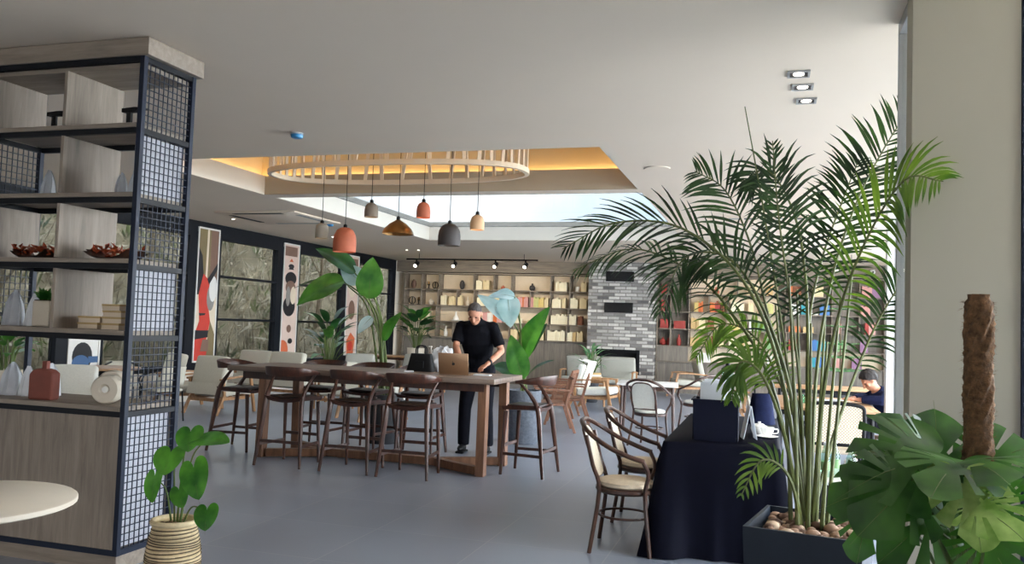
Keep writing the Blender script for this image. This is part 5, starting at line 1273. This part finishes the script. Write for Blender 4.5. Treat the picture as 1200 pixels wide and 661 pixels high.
# leafy plants by the far windows
def bushy(label, loc, h, r, n, seed, pot='cream_ceramic', m='paddle_dark', W=.16, name='potted_leafy_plant', ph=.45, pr=.2, lit='paddle_leaf'):
    t = thing(name, label, 'plant', loc); rr = random.Random(seed)
    mb = MB(); mb.lathe([(pr*.8, 0), (pr*.86, .02), (pr, ph-.02), (pr, ph), (pr*.9, ph), (pr*.88, ph-.04)], (0, 0, 0), 24); mb.build('pot', pot, t, 1)
    mb = MB(); mb.lathe([(pr*.87, ph-.06), (pr*.87, ph-.035), (.03, ph-.03)], (0, 0, 0), 16); mb.build('soil', 'soil', t)
    st, a_, b_ = MB(), MB(), MB()
    for k in range(n):
        a = rr.uniform(0, 2*PI); e = rr.uniform(.25, 1.2); q = rr.uniform(.5, 1)
        b0 = V((.05*math.cos(a), .05*math.sin(a), ph-.03)); c = V((r*q*.55*math.cos(a)*math.cos(e), r*q*.55*math.sin(a)*math.cos(e), ph+(h-ph)*q*math.sin(e)*.75+.1))
        d = V((r*.75*math.cos(a), r*.75*math.sin(a), (h-ph)*.35*(math.sin(e)-.35)))
        st.tube(spline([b0, (b0+c)/2+V((0, 0, .08)), c], 6), .008, 5)
        leaf(a_ if k % 3 else b_, c, c+d, W*rr.uniform(.8, 1.3), 'paddle', bend=.5, fold=.2, nu=10, nv=2)
    st.build('stems', 'stem_green', t, 1); a_.build('foliage', m, t, 2, fixn=False); b_.build('young_foliage', lit, t, 2, fixn=False)
bushy('dark leafy potted plant before the second window, behind the tall plant', (-9.3, 16.7, 0), 2.0, .75, 26, 1)
bushy('dark leafy plant in a pale pot in the corner by the bookcase end', (-8.6, 19.9, 0), 2.2, .75, 30, 2, 'cream_ceramic', W=.2, ph=.9, pr=.22)
bushy('green leafy plant seen at the far left through the display shelf', (-8.35, 7.6, 0), 1.3, .4, 24, 3, 'cream_ceramic', 'paddle_leaf', W=.1, ph=.85, pr=.17)
bushy('pale feathery fern behind the small wooden table by the sofa', (-3.6, 17.6, 0), 1.3, .5, 34, 4, 'charcoal_pot', 'fern_leaf', W=.05, ph=.5, lit='fern_leaf')
# layered tree-like plant by the right end of the rainbow bookcase
nt_ = thing('potted_pine', 'slim tiered green plant standing before the right end of the rainbow bookcase', 'plant', (1.54, 20.4, 0)); rr = random.Random(9)
mb = MB(); mb.lathe([(.17, 0), (.2, .4), (.18, .4), (.17, .36)], (0, 0, 0), 20); mb.build('pot', 'charcoal_pot', nt_, 1)
mb = MB(); mb.tube([(0, 0, .3), (.01, 0, 1.4), (-.02, 0, 2.3)], [.022, .016, .006], 7); mb.build('trunk', 'bark', nt_, 1)
mb = MB()
for k, z in enumerate((.75, 1.05, 1.35, 1.75, 2.15)):
    R = .58-.08*k
    for j in range(11):
        a = 2*PI*j/11+k; e = V((math.cos(a), math.sin(a), .12)); s = V((-math.sin(a), math.cos(a), 0))
        for q in range(9):
            c = V((0, 0, z))+e*R*(.2+.09*q); w = .17*R*(1.2-.08*q)/.5
            for sd in (-1, 1): dd = (e*.5+s*sd).normalized(); mb.face(mb.verts([c, c+dd*w*.5+e*.018, c+dd*w+V((0, 0, .02)), c+dd*w*.5-e*.018]))
mb.build('foliage', 'fern_leaf', nt_, fixn=False)

# the tall palm in its planter
PL = (.24, 5.02, 0)
pm = thing('potted_palm', 'tall feathery palm with arching fronds in a dark rectangular planter beside the draped table', 'plant', PL)
PRZ = math.radians(-11); MP = Matrix.Rotation(PRZ, 4, 'Z')
pw, pd, phh = .30, .33, .52
mb = MB()
mb.prism([(-pw*.92, 0), (-pw, phh), (-pw+.02, phh), (-pw*.92+.02, 0)], 'y', -pd, pd, MP); mb.prism([(pw*.92, 0), (pw, phh), (pw-.02, phh), (pw*.92-.02, 0)], 'y', -pd, pd, MP)
for s in (-1, 1): mb.prism([(-pw*.92+.02, 0), (pw*.92-.02, 0), (pw-.02, phh), (-pw+.02, phh)], 'y', s*pd, s*(pd-.02), MP)
mb.box(-pw*.9, pw*.9, -pd+.02, pd-.02, .003, .02, MP); mb.build('planter', 'planter_black', pm)
mb = MB(); mb.box(-pw+.03, pw-.03, -pd+.021, pd-.021, phh-.12, phh-.075, MP); mb.build('soil', 'soil', pm)
mb = MB(); rr = random.Random(8)
for _ in range(130): mb.use(rr.choice(('pebble', 'pebble', 'pebble_pale', 'pebble_dark'))); mb.ball(MP @ V((rr.uniform(-pw+.06, pw-.06), rr.uniform(-pd+.06, pd-.06), phh-rr.uniform(.025, .06))), rr.uniform(.022, .044), 9, (1, rr.uniform(.6, 1), .7))
tag(mb.build('pebbles', None, pm, 1), kind='stuff')
FR = [
 ([(0.22, 5.1, .46), (0.07, 5.0, 1.32), (-0.14, 4.9, 1.84), (-0.48, 4.8, 2.13), (-0.84, 4.7, 2.15), (-1.12, 4.6, 1.99)], (.1, -.7, .8), .36, 'palm_leaf', 0),
 ([(0.21, 5.1, .46), (0.02, 5.2, 1.26), (-0.21, 5.3, 1.66), (-0.48, 5.4, 1.93), (-0.87, 5.5, 2.08), (-1.26, 5.5, 1.93)], (0, -.5, .9), .36, 'palm_leaf', .5),
 ([(0.24, 5.1, .46), (0.26, 5.15, 1.28), (0.34, 5.2, 1.87), (0.47, 5.25, 2.32), (0.61, 5.3, 2.63), (0.75, 5.3, 2.88)], (-.3, -1, .1), .38, 'palm_leaf', .15),
 ([(0.25, 5.1, .46), (0.29, 5.0, 1.19), (0.37, 4.9, 1.71), (0.475, 4.6, 2.07), (0.585, 4.2, 2.28), (0.69, 3.9, 2.22)], (-.4, -1, .4), .30, 'palm_light', .3),
 ([(0.21, 5.1, .46), (0.18, 5.1, 1.18), (0.11, 5.1, 1.76), (0.04, 5.1, 2.25), (0.0, 5.1, 2.68)], (0, -1, 0), .20, 'palm_leaf', -.6),
 ([(0.24, 5.15, .46), (0.36, 5.3, 0.93), (0.51, 5.4, 1.38), (0.63, 5.4, 1.68), (0.75, 5.4, 1.86), (0.80, 5.35, 1.64)], (-.3, -1, .3), .24, 'palm_leaf', .6),
 ([(0.19, 5.05, .46), (0.14, 4.95, 0.72), (0.06, 4.9, 0.84), (-0.04, 4.85, 0.85), (-0.13, 4.8, 0.67)], (0, -1, .5), .15, 'palm_light', .5),
 ([(0.2, 5.05, .46), (0.09, 4.95, 1.0), (-0.03, 4.85, 1.32), (-0.15, 4.8, 1.39), (-0.19, 4.8, 1.18)], (0, -1, .3), .2, 'palm_light', .8),
 ([(0.22, 5.1, .46), (0.12, 5.05, 1.23), (-0.06, 5.0, 1.75), (-0.25, 5.0, 1.99), (-0.49, 5.0, 1.97), (-0.61, 5.0, 1.64)], (.1, -1, .5), .34, 'palm_leaf', .7),
 ([(0.23, 5.1, .46), (0.22, 5.15, 1.27), (0.2, 5.2, 1.87), (0.13, 5.25, 2.27), (-0.02, 5.3, 2.54), (-0.18, 5.3, 2.47)], (.2, -1, .2), .3, 'palm_leaf', .5),
 ([(0.22, 5.1, .46), (0.19, 5.2, 0.93), (0.07, 5.3, 1.26), (-0.08, 5.35, 1.53), (-0.29, 5.4, 1.6), (-0.44, 5.4, 1.38)], (.1, -1, .4), .22, 'palm_light', .6),
 ([(0.22, 5.15, .46), (0.17, 5.2, 1.12), (0.02, 5.25, 1.56), (-0.11, 5.3, 2.07), (-0.27, 5.3, 2.42), (-0.46, 5.3, 2.55)], (.3, -1, .2), .34, 'palm_leaf', .2),
 ([(0.24, 5.15, .46), (0.22, 5.25, 1.17), (0.23, 5.3, 1.67), (0.3, 5.35, 2.03), (0.42, 5.4, 2.40), (0.50, 5.4, 2.62)], (-.2, -1, .1), .3, 'palm_leaf', .2),
]
def frond(pts, nrm, LL, m, droop, seed, parent, o, first=.40):
    rr = random.Random(seed); P = [p-V(o) for p in spline(pts, 60)]; b = MB(); nrm = V(nrm).normalized()
    N = 27 if LL > .16 else 11
    for k in range(N):
        f = first+(1-first)*k/(N-1); i = min(59, int(f*60)); p = P[i]; t = (P[i+1]-P[i]).normalized()
        s = t.cross(nrm).normalized(); q = (k+1)/N; L = LL*(math.sin(PI*(.14+.80*q))**.8)*rr.uniform(.88, 1.1)
        for sd in (-1, 1):
            dr = (t*(.55+.5*q)+s*sd*.9+nrm*rr.uniform(-.05, .28)).normalized()
            w = .0062+.0042*math.sin(PI*q); pt = p.copy(); dd = dr.copy(); row = []; n = 5
            for j in range(n+1):
                u = j/n; wv = w*(math.sin(PI*(.12+.88*u)) if u < 1 else .02)
                si = dd.cross(nrm); si = si.normalized() if si.length > .1 else t.copy()
                row.append((pt-si*wv+nrm*.002, pt.copy(), pt+si*wv+nrm*.002))
                dd = (dd+V((0, 0, -1))*(.09+.25*max(0, droop))*(.5+u)*(1 if droop >= 0 else .2)+V((rr.uniform(-.04, .04), rr.uniform(-.04, .04), 0))).normalized()
                pt = pt+dd*L/n
            vs = [b.verts(r) for r in row]
            for a, c in zip(vs, vs[1:]):
                b.face([a[0], a[1], c[1], c[0]]); b.face([a[1], a[2], c[2], c[1]])
    fr = b.build('frond', m, parent, fixn=False)
    b = MB(); b.tube(P[::2], [.013*(1-.85*(i/30)**.8)+.0012 for i in range(31)], 6); b.build('frond_stem', 'cane_green', fr, 1)
for i, (pts, nrm, LL, m, dr) in enumerate(FR): frond(pts, nrm, LL, m, dr, i, pm, PL, .40 if len(pts) == 6 else .45)
o = V(PL); b = MB(); P = spline([V(p)-o for p in ((0.22, 5.1, .46), (0.12, 5.1, 1.27), (-0.03, 5.1, 2.2), (-0.16, 5.1, 2.89))], 24); b.tube(P, [.011*(1-.8*k/24)+.001 for k in range(25)], 6)
b.build('unopened_frond', 'cane_green', pm, 1)
for k in range(9):
    a = k*2.4; rx, ry = .12*math.cos(a)*(.4+.07*k), .10*math.sin(a)*(.4+.07*k); b = MB()
    b.tube(spline([(rx-.02, ry+.07, phh-.09), (rx*1.4-.02, ry*1.3+.07, phh+.5), (rx*2.2-.03, ry*2+.07, phh+1.0+.05*k)], 10), [.014-.0008*j for j in range(11)], 7); b.build('cane', 'cane_green', pm, 1)

# monstera with its moss pole, nearest the camera at the right
ML_ = (.66, 3.2, 0)
mo = thing('potted_monstera', 'large split-leaved monstera climbing a coir moss pole beside the pale pillar', 'plant', ML_)
mb = MB(); mb.lathe([(.17, 0), (.2, .03), (.23, .5), (.235, .52), (.21, .52), (.2, .48)], (0, 0, 0), 32); mb.build('pot', 'charcoal_pot', mo, 1)
mb = MB(); mb.lathe([(.198, .45), (.198, .475), (.04, .48)], (0, 0, 0), 20); mb.build('soil', 'soil', mo)
mb = MB(); rr = random.Random(12)
def pole(u, v):
    z = .42+1.29*u; a = 2*PI*v; r = .043+.004*math.sin(23*a+z*90)+.0035*math.sin(7*a-z*60)+.003*math.sin(41*a+z*170)
    if u > .985: r *= .75
    return V((.02+r*math.cos(a), r*math.sin(a), z))
g = mb.grid(pole, 90, 30); mb.face(g[-1][:-1]); bmesh.ops.remove_doubles(mb.bm, verts=mb.bm.verts[:], dist=.0003)
pl = mb.build('moss_pole', 'coir', mo, 2)
mb = MB()
for _ in range(900):
    u = rr.uniform(.45, 1); v = rr.random(); p = pole(min(u, .98), v); d = V((math.cos(2*PI*v)+rr.uniform(-.8, .8), math.sin(2*PI*v)+rr.uniform(-.8, .8), rr.uniform(-.8, .8))).normalized(); q = d.orthogonal().normalized()*.0009
    mb.face(mb.verts([p-q, p+d*rr.uniform(.008, .02), p+q]))
tag(mb.build('coir_fibres', 'coir', pl, fixn=False), kind='stuff')
UC = (0, -1, .55)
MON = [((.50, 3.05, 1.15), (.19, 2.85, 1.03), .36, 'monstera_leaf', (.15, -.8, 1)), ((.56, 3.3, 1.10), (.58, 3.42, 1.34), .32, 'monstera_leaf', (.1, -1, .1)), ((.52, 3.3, 1.15), (.33, 3.2, 1.31), .17, 'monstera_leaf', (.5, -1, .5)),
       ((.57, 2.85, 1.11), (.59, 2.7, .91), .20, 'monstera_pale', (.1, -1, .2)), ((.40, 3.0, 1.07), (.12, 2.9, .97), .20, 'monstera_leaf', (.3, -.8, .9)), ((.61, 3.0, 1.15), (.68, 2.72, 1.13), .24, 'monstera_leaf', (-.1, -.6, 1)),
       ((.73, 3.3, 1.13), (.93, 3.35, 1.21), .24, 'monstera_leaf', (-.3, -1, .5)), ((.42, 2.95, 1.08), (.24, 2.8, .91), .28, 'monstera_leaf', (.1, -1, .5)), ((.55, 2.92, 1.15), (.44, 2.68, 1.08), .26, 'monstera_leaf', (.1, -.5, 1)),
       ((.50, 3.1, .95), (.31, 2.95, .80), .22, 'monstera_leaf', (.1, -1, .4)), ((.60, 2.8, 1.06), (.70, 2.62, .99), .16, 'monstera_pale', (-.2, -.8, .7)), ((.42, 3.2, 1.11), (.27, 3.35, 1.15), .15, 'monstera_leaf', (.2, -.6, 1)),
       ((.68, 3.0, 1.02), (.80, 2.9, .93), .22, 'monstera_leaf', (-.2, -1, .5)), ((.32, 3.1, .95), (.28, 3.0, .78), .16, 'monstera_leaf', (0, -1, .2)),
       ((.64, 2.9, .95), (.70, 2.8, .82), .20, 'monstera_leaf', (0, -1, .3)), ((.62, 3.2, 1.0), (.66, 3.1, .80), .24, 'monstera_leaf', (0, -1, .2))]
for i, (bs, tp, w, m, up) in enumerate(MON):
    plant_leaf(mo, ML_, (.66+.05*math.cos(i*2.1), 3.2+.05*math.sin(i*2.1), .47+.25*(i % 3)*.3), bs, tp, w*1.2, 'monstera', m, up=up, bend=.45, fold=.05, r=.008, wav=.025, seed=i)
for k in range(5):
    b = MB(); b.tube(spline([(.03*k-.04, -.05, .48), (-.08+.03*k, -.12, .75), (-.16+.06*k, -.15, 1.0+.03*k)], 10), .009, 6); b.build('stem', 'stem_green', mo, 1)

# ------------------------------------------------------------------ people
def loft(mb, secs, seg=18):
    """secs: (centre, half-width, half-depth, pitch about x)"""
    R_ = []
    for c, rx, ry, p in secs:
        M = Matrix.Translation(V(c)) @ Matrix.Rotation(p, 4, 'X')
        R_.append(mb.verts([M @ V((rx*math.cos(2*PI*j/seg), ry*math.sin(2*PI*j/seg), 0)) for j in range(seg)]))
    for a, c in zip(R_, R_[1:]):
        for j in range(seg): mb.face([a[j], a[(j+1) % seg], c[(j+1) % seg], c[j]])
    mb.face(R_[0][::-1]); mb.face(R_[-1])
def limb(mb, pts, rs, seg=12):
    mb.tube(pts, rs, seg)
    for p, r in zip(pts, rs): mb.ball(p, r*.98, 10)
def hand(mb, w, d, up, side, curl=.5):
    """palm with four fingers and a thumb; w wrist, d pointing along the hand, side to the thumb"""
    w, d, up, side = V(w), V(d).normalized(), V(up).normalized(), V(side).normalized()
    mb.tube([w, w+d*.05, w+d*.09], [.024, .034, .034], 10, ry=.5, ref=up)
    mb.ball(w, .026, 10)
    for k in range(4):
        p = w+d*.082+side*(.030-.020*k); L = (.07, .08, .075, .06)[k]
        q = p+d*L*.5+side*(.004-.003*k)+up*.006; e = q+d*L*.4-up*L*curl
        mb.tube([p-d*.03, p, q, e], [.0105, .0105, .0095, .008], 8); mb.ball(e, .008, 8); mb.ball(q, .0095, 8)
    p = w+d*.025+side*.028; q = p+d*.03+side*.028-up*.004; e = q+d*.035+side*.006-up*.006
    mb.tube([p-side*.012, p, q, e], [.014, .0125, .0105, .0085], 8); mb.ball(e, .0085, 8); mb.ball(q, .0105, 8)
def fuse(o, vox, it=4):
    md = o.modifiers.new('remesh', 'REMESH'); md.mode = 'VOXEL'; md.voxel_size = vox; md.use_smooth_shade = True
    s = o.modifiers.new('smooth', 'SMOOTH'); s.factor = .5; s.iterations = it
def head(mb, c, pitch, s=1):
    """skull, jaw, brow, nose, lips, ears; local y looks forward"""
    M = Matrix.Translation(V(c)) @ Matrix.Rotation(pitch, 4, 'X') @ Matrix.Scale(s, 4)
    mb.ball((0, -.012, .03), .1, 20, (.79, .98, .98), M); mb.ball((0, .02, -.045), .085, 18, (.74, .86, 1.0), M); mb.ball((0, .055, -.098), .035, 12, (1, .9, .75), M)
    mb.ball((0, .075, .028), .05, 12, (1.05, .4, .28), M)
    mb.tube([M @ V(p) for p in ((0, .088, .018), (0, .102, -.012), (0, .112, -.034), (0, .088, -.042))], [.011*s, .014*s, .018*s, .012*s], 8)
    mb.ball((0, .09, -.070), .027, 10, (1, .4, .22), M); mb.ball((0, .088, -.080), .023, 10, (1, .42, .26), M)
    for q in (-1, 1):
        mb.ball((q*.079, -.008, -.012), .032, 10, (.3, .62, 1), M); mb.ball((q*.046, .066, -.028), .03, 10, (1, .6, .8), M)
    return M
def eyes(parent, M):
    b = MB()
    for q in (-1, 1): b.ball((q*.033, .083, .004), .0105, 10, (1.2, .5, .7), M)
    b.build('eyes', 'dark_hair', parent, 1)
def haircap(parent, M, m, full=1.0, fringe=.05, low=-.05):
    b = MB(); rr = random.Random(1)
    def f(u, v, k=1.0):
        a = 2*PI*v; front = (1+math.sin(a))/2
        end = PI*(.50+(.17 if full <= 1 else .24)*(1-front)*full-(.21 if full <= 1 else .176)*front**1.6+.012*math.sin(23*a)+.012*math.sin(41*a))
        t = u*end; r = k*(.1045*full**.3+.003*math.sin(9*a+6*u)*u+.002*math.sin(17*a)+(full > 1)*.005*math.sin(13*a+11*u)*math.sin(9*u+2*a))
        return M @ V((r*.82*math.sin(t)*math.cos(a), -.014+r*1.0*math.sin(t)*math.sin(a), .031+r*1.0*math.cos(t)))
    g = b.grid(f, 12, 48)
    for _ in range(900 if full > 1 else 700):
        u, v = rr.random()**.6, rr.random(); p = f(u, v); q = f(min(1.12, u+rr.uniform(.08, .16)), v+rr.uniform(-.02, .02), 1+(.05 if full > 1 else .015)); w = (f(u, v+.004)-p)*(1.2 if full > 1 else .7)
        b.face(b.verts([p-w, p+w, q]))
    bmesh.ops.remove_doubles(b.bm, verts=b.bm.verts[:], dist=.0006)
    return b.build('hair', m, parent, 2, fixn=False)

# the standing man: local +y is the way he faces
pz = PI+.08
man = MB()
hc = V((0, .26, 1.675))
chest = [((0, -.05, .98), .150, .105, 0), ((0, -.02, 1.08), .150, .105, -.1), ((0, .03, 1.20), .152, .108, -.22), ((0, .09, 1.34), .186, .118, -.3), ((0, .14, 1.49), .190, .106, -.34), ((0, .175, 1.565), .130, .078, -.4), ((0, .195, 1.60), .064, .062, -.5)]
loft(man, chest)
limb(man, [V((0, .175, 1.53)), V((0, .215, 1.60)), V((0, .24, 1.65))], [.062, .058, .06])
Mh = head(man, hc, -.62, 1.0)
sh_l, sh_r = V((-.205, .145, 1.51)), V((.205, .145, 1.51))
el_l, wr_l = V((-.315, .16, 1.245)), V((-.235, .50, 1.10))
el_r, wr_r = V((.225, .24, 1.28)), V((.06, .60, 1.12))
limb(man, [V((-.13, .14, 1.52)), sh_l, (sh_l+el_l)/2, el_l], [.06, .058, .047, .040]); limb(man, [el_l, el_l*.65+wr_l*.35, wr_l], [.040, .041, .027])
limb(man, [V((.13, .14, 1.52)), sh_r, (sh_r+el_r)/2, el_r], [.06, .058, .047, .040]); limb(man, [el_r, el_r*.65+wr_r*.35, wr_r], [.040, .041, .027])
hand(man, wr_l, (.35, .6, -.35), (.1, .4, 1), (.8, -.5, 0), .45); hand(man, wr_r, (-.35, .8, -.25), (0, .2, 1), (-.9, -.3, 0), .4)
legs = [([V((-.095, -.05, 1.0)), V((-.105, -.02, .78)), V((-.115, -.01, .53)), V((-.12, -.05, .30)), V((-.125, -.08, .09))], [.092, .082, .056, .052, .036]), ([V((.095, -.05, 1.0)), V((.12, .0, .78)), V((.15, .01, .53)), V((.165, -.03, .30)), V((.175, -.07, .09))], [.092, .082, .056, .052, .036])]
for p, r in legs: limb(man, p, r)
for x in (-.125, .175): man.ball((x, -.01, .045), .05, 12, (.8, 2.0, .7))
man = man.build('person', 'skin'); fuse(man, .0085, 3)
man.location = (-3.36, 9.70, 0); man.rotation_euler = (0, 0, pz)
tag(man, 'standing man with short grey hair in a black t-shirt leaning over the bar table', 'person')
eyes(man, Mh); haircap(man, Mh, 'grey_hair', .92)
sh_ = MB(); k = .017
loft(sh_, [((0, -.045, 1.03), .172, .128, -.05)]+[((c[0], c[1], c[2]), rx+k+.006*(i < 4), ry+k+.004, p) for i, (c, rx, ry, p) in enumerate(chest) if i and i < 6]+[((0, .188, 1.592), .084, .076, -.5), ((0, .20, 1.618), .068, .066, -.5)], 22)
for s0, e0, x in ((sh_l, el_l, -.13), (sh_r, el_r, .13)):
    c = s0*.22+e0*.78; sh_.tube([V((x*.75, .15, 1.535)), s0*1.0+V((0, 0, .008)), s0*.55+e0*.45, c], [.062, .071, .071, .069], 14); sh_.ball(s0+V((-.012*math.copysign(1, s0.x), 0, .012)), .071, 12)
sh_ = sh_.build('t_shirt', 'black_tee', man); fuse(sh_, .009, 3)
tr = MB(); loft(tr, [((0, -.055, .90), .165, .118, 0), ((0, -.05, 1.0), .168, .122, 0), ((0, -.042, 1.075), .163, .120, -.05)], 20)
for p, r in legs: tr.tube([q for q in p[:-1]]+[p[-1]+V((0, 0, .0))], [r[0]+.014, r[1]+.016, r[2]+.022, r[3]+.024, r[4]+.034], 14); [tr.ball(q, rr_+.015, 10) for q, rr_ in zip(p[:4], r[:4])]
tr = tr.build('trousers', 'trousers', man); fuse(tr, .010, 3)
for x in (-.125, .175):
    b = MB(); b.ball((x, -.005, .052), .052, 14, (.92, 2.35, .85)); b.box(x-.046, x+.046, -.12, .115, 0, .022); b.build('shoe', 'matt_black', man, 1)
b = MB(); q = el_l*.12+wr_l*.88; dv = (wr_l-el_l).normalized(); b.tube([q-dv*.015, q+dv*.015], .0345, 14); b.tube([q+V((0, 0, .030))-dv*.016, q+V((0, 0, .036))+dv*.016], .016, 10); b.build('wristwatch', 'matt_black', man, 1)

# the person seated at the right table
p2 = MB()
hc2 = V((0, .30, 1.045))
ch2 = [((0, -.06, .50), .155, .12, 0), ((0, 0, .60), .145, .11, -.25), ((0, .06, .70), .150, .108, -.45), ((0, .13, .80), .165, .105, -.6), ((0, .19, .885), .16, .09, -.7), ((0, .225, .93), .07, .06, -.8)]
loft(p2, ch2); limb(p2, [V((0, .21, .92)), V((0, .25, .97)), V((0, .28, 1.01))], [.056, .052, .054])
Mh2 = head(p2, hc2, -.75, .94)
for s in (-1, 1):
    a, e, w = V((s*.18, .17, .86)), V((s*.24, .24, .82)), V((s*.10, .46, .812))
    a2 = V((s*.18, .17, .86)); limb(p2, [V((s*.1, .17, .87)), a2, (a2+e)/2, e], [.05, .052, .044, .038]); limb(p2, [e, (e+w)/2, w], [.038, .036, .026])
    hand(p2, w, (-s*.5, .8, -.05), (0, .1, 1), (-s*.8, -.4, 0), .25)
    limb(p2, [V((s*.09, -.05, .50)), V((s*.12, .18, .52)), V((s*.13, .40, .50)), V((s*.13, .40, .28)), V((s*.13, .36, .09))], [.085, .078, .056, .05, .036]); p2.ball((s*.13, .42, .045), .048, 12, (.8, 2, .7))
p2 = p2.build('person', 'skin'); fuse(p2, .009, 3)
p2.location = (1.45, 11.05, 0); p2.rotation_euler = (0, 0, PI/2+.25)
tag(p2, 'person in a navy hoodie with short dark hair bent over the table behind the palm', 'person')
eyes(p2, Mh2); haircap(p2, Mh2, 'dark_hair', 1.25)
hd = MB(); loft(hd, [((c[0], c[1], c[2]), rx+.022, ry+.022, p) for c, rx, ry, p in ch2[:5]]+[((0, .222, .925), .10, .085, -.75)], 20)
for s in (-1, 1):
    a, e, w = V((s*.18, .17, .86)), V((s*.24, .24, .82)), V((s*.10, .46, .812))
    hd.tube([V((s*.08, .17, .86)), a, (a+e)/2, e, (e+w)/2, e*.15+w*.85], [.07, .074, .066, .06, .055, .044], 14); hd.ball(a, .073, 12); hd.ball(e, .059, 12)
hd.ball((0, .12, .93), .09, 14, (1.25, .8, .55))
hd = hd.build('hoodie', 'hoodie', p2); fuse(hd, .010, 3)
tq = MB(); loft(tq, [((0, -.06, .45), .16, .13, 0), ((0, -.05, .54), .165, .135, -.1)], 18)
for s in (-1, 1): tq.tube([V((s*.09, -.05, .50)), V((s*.12, .18, .52)), V((s*.13, .39, .50)), V((s*.13, .40, .28)), V((s*.13, .37, .10))], [.10, .093, .078, .072, .064], 14); tq.ball((s*.13, .39, .50), .077, 12); tq.ball((s*.09, -.05, .5), .10, 12)
tq = tq.build('trousers', 'trousers', p2); fuse(tq, .011, 3)
for s in (-1, 1): b = MB(); b.ball((s*.13, .43, .05), .05, 14, (.92, 2.3, .85)); b.box(s*.13-.044, s*.13+.044, .33, .54, 0, .02); b.build('shoe', 'white_ceramic', p2, 1)
sc_ = thing('dining_chair', 'plain wooden chair under the person in the navy hoodie', 'chair', (1.47, 11.04, 0), PI/2+.25)
b = MB(); b.rbox(-.21, .21, -.22, .2, .335, .375, .01, 2); b.build('seat', 'oak', sc_, 1)
for s in (-1, 1):
    b = MB(); b.tube([(s*.19, .18, 0), (s*.185, .17, .334)], .017, 8); b.build('leg', 'oak', sc_, 1)
    b = MB(); b.tube(spline([(s*.20, -.25, 0), (s*.19, -.23, .36), (s*.2, -.31, .8)], 8), .017, 8); b.build('leg', 'oak', sc_, 1)
b = MB(); b.bar([(-.2, -.30, .74), (0, -.325, .74), (.2, -.30, .74)], .02, .11); b.build('backrest', 'oak', sc_)

# ------------------------------------------------------------------ sky, lights, camera
sc = bpy.context.scene
wd = bpy.data.worlds.new('sky'); sc.world = wd; wd.use_nodes = True
nt = wd.node_tree; L = nt.links.new; bgn = nt.nodes['Background']
tc = nd(nt, 'ShaderNodeTexCoord'); no = nd(nt, 'ShaderNodeTexNoise', Scale=2.6, Detail=7, Roughness=.55); L(tc.outputs['Generated'], no.inputs['Vector'])
rp = nd(nt, 'ShaderNodeValToRGB'); rp.color_ramp.elements[0].position = .42; rp.color_ramp.elements[1].position = .62
rp.color_ramp.elements[0].color = (.64, .76, .88, 1); rp.color_ramp.elements[1].color = (.97, .97, .97, 1)
L(no.outputs['Fac'], rp.inputs['Fac']); L(rp.outputs['Color'], bgn.inputs['Color']); bgn.inputs['Strength'].default_value = SKY
for (x, y, z, rx, ry, sx, sy) in (((XE+.15), 11.3, 1.65, 0, PI/2, 3.1, 16.6), ((R2[0]+R2[1])/2, (R2[2]+R2[3])/2, Z2+.1, 0, 0, 5.2, 5.6), (-2, YS-.15, 1.3, -PI/2, 0, 5, 2.6), (XW-.25, 8, 1.8, 0, -PI/2, 2.5, 27)):
    ld = bpy.data.lights.new('sky_portal', 'AREA'); ld.shape = 'RECTANGLE'; ld.size = sx; ld.size_y = sy; ld.cycles.is_portal = True
    lo = bpy.data.objects.new('sky_portal', ld); C.objects.link(lo); lo.location = (x, y, z); lo.rotation_euler = (rx, ry, 0)
cam = bpy.data.cameras.new('camera'); co = bpy.data.objects.new('camera', cam); C.objects.link(co); sc.camera = co
cam.sensor_width = 36; cam.lens = 987.64/1200*36; cam.clip_start = .05
yaw, pitch, roll = math.radians(-17.039), math.radians(2.96), math.radians(1.955)
f = V((math.sin(yaw)*math.cos(pitch), math.cos(yaw)*math.cos(pitch), math.sin(pitch))); r = V((math.cos(yaw), -math.sin(yaw), 0)); u = r.cross(f)
r2_ = math.cos(roll)*r+math.sin(roll)*u; u2 = -math.sin(roll)*r+math.cos(roll)*u
Mx = Matrix((r2_, u2, -f)).transposed().to_4x4(); Mx.translation = (0, 0, 1.55); co.matrix_world = Mx
vs = sc.view_settings; vs.view_transform = 'Standard'; vs.look = 'None'; vs.exposure = EXPO; vs.gamma = 1; vs.use_curve_mapping = False
sc.cycles.use_denoising = True; sc.cycles.max_bounces = 10; sc.cycles.diffuse_bounces = 5; sc.cycles.transparent_max_bounces = 16; sc.cycles.caustics_reflective = False; sc.cycles.caustics_refractive = False; sc.cycles.sample_clamp_indirect = 6
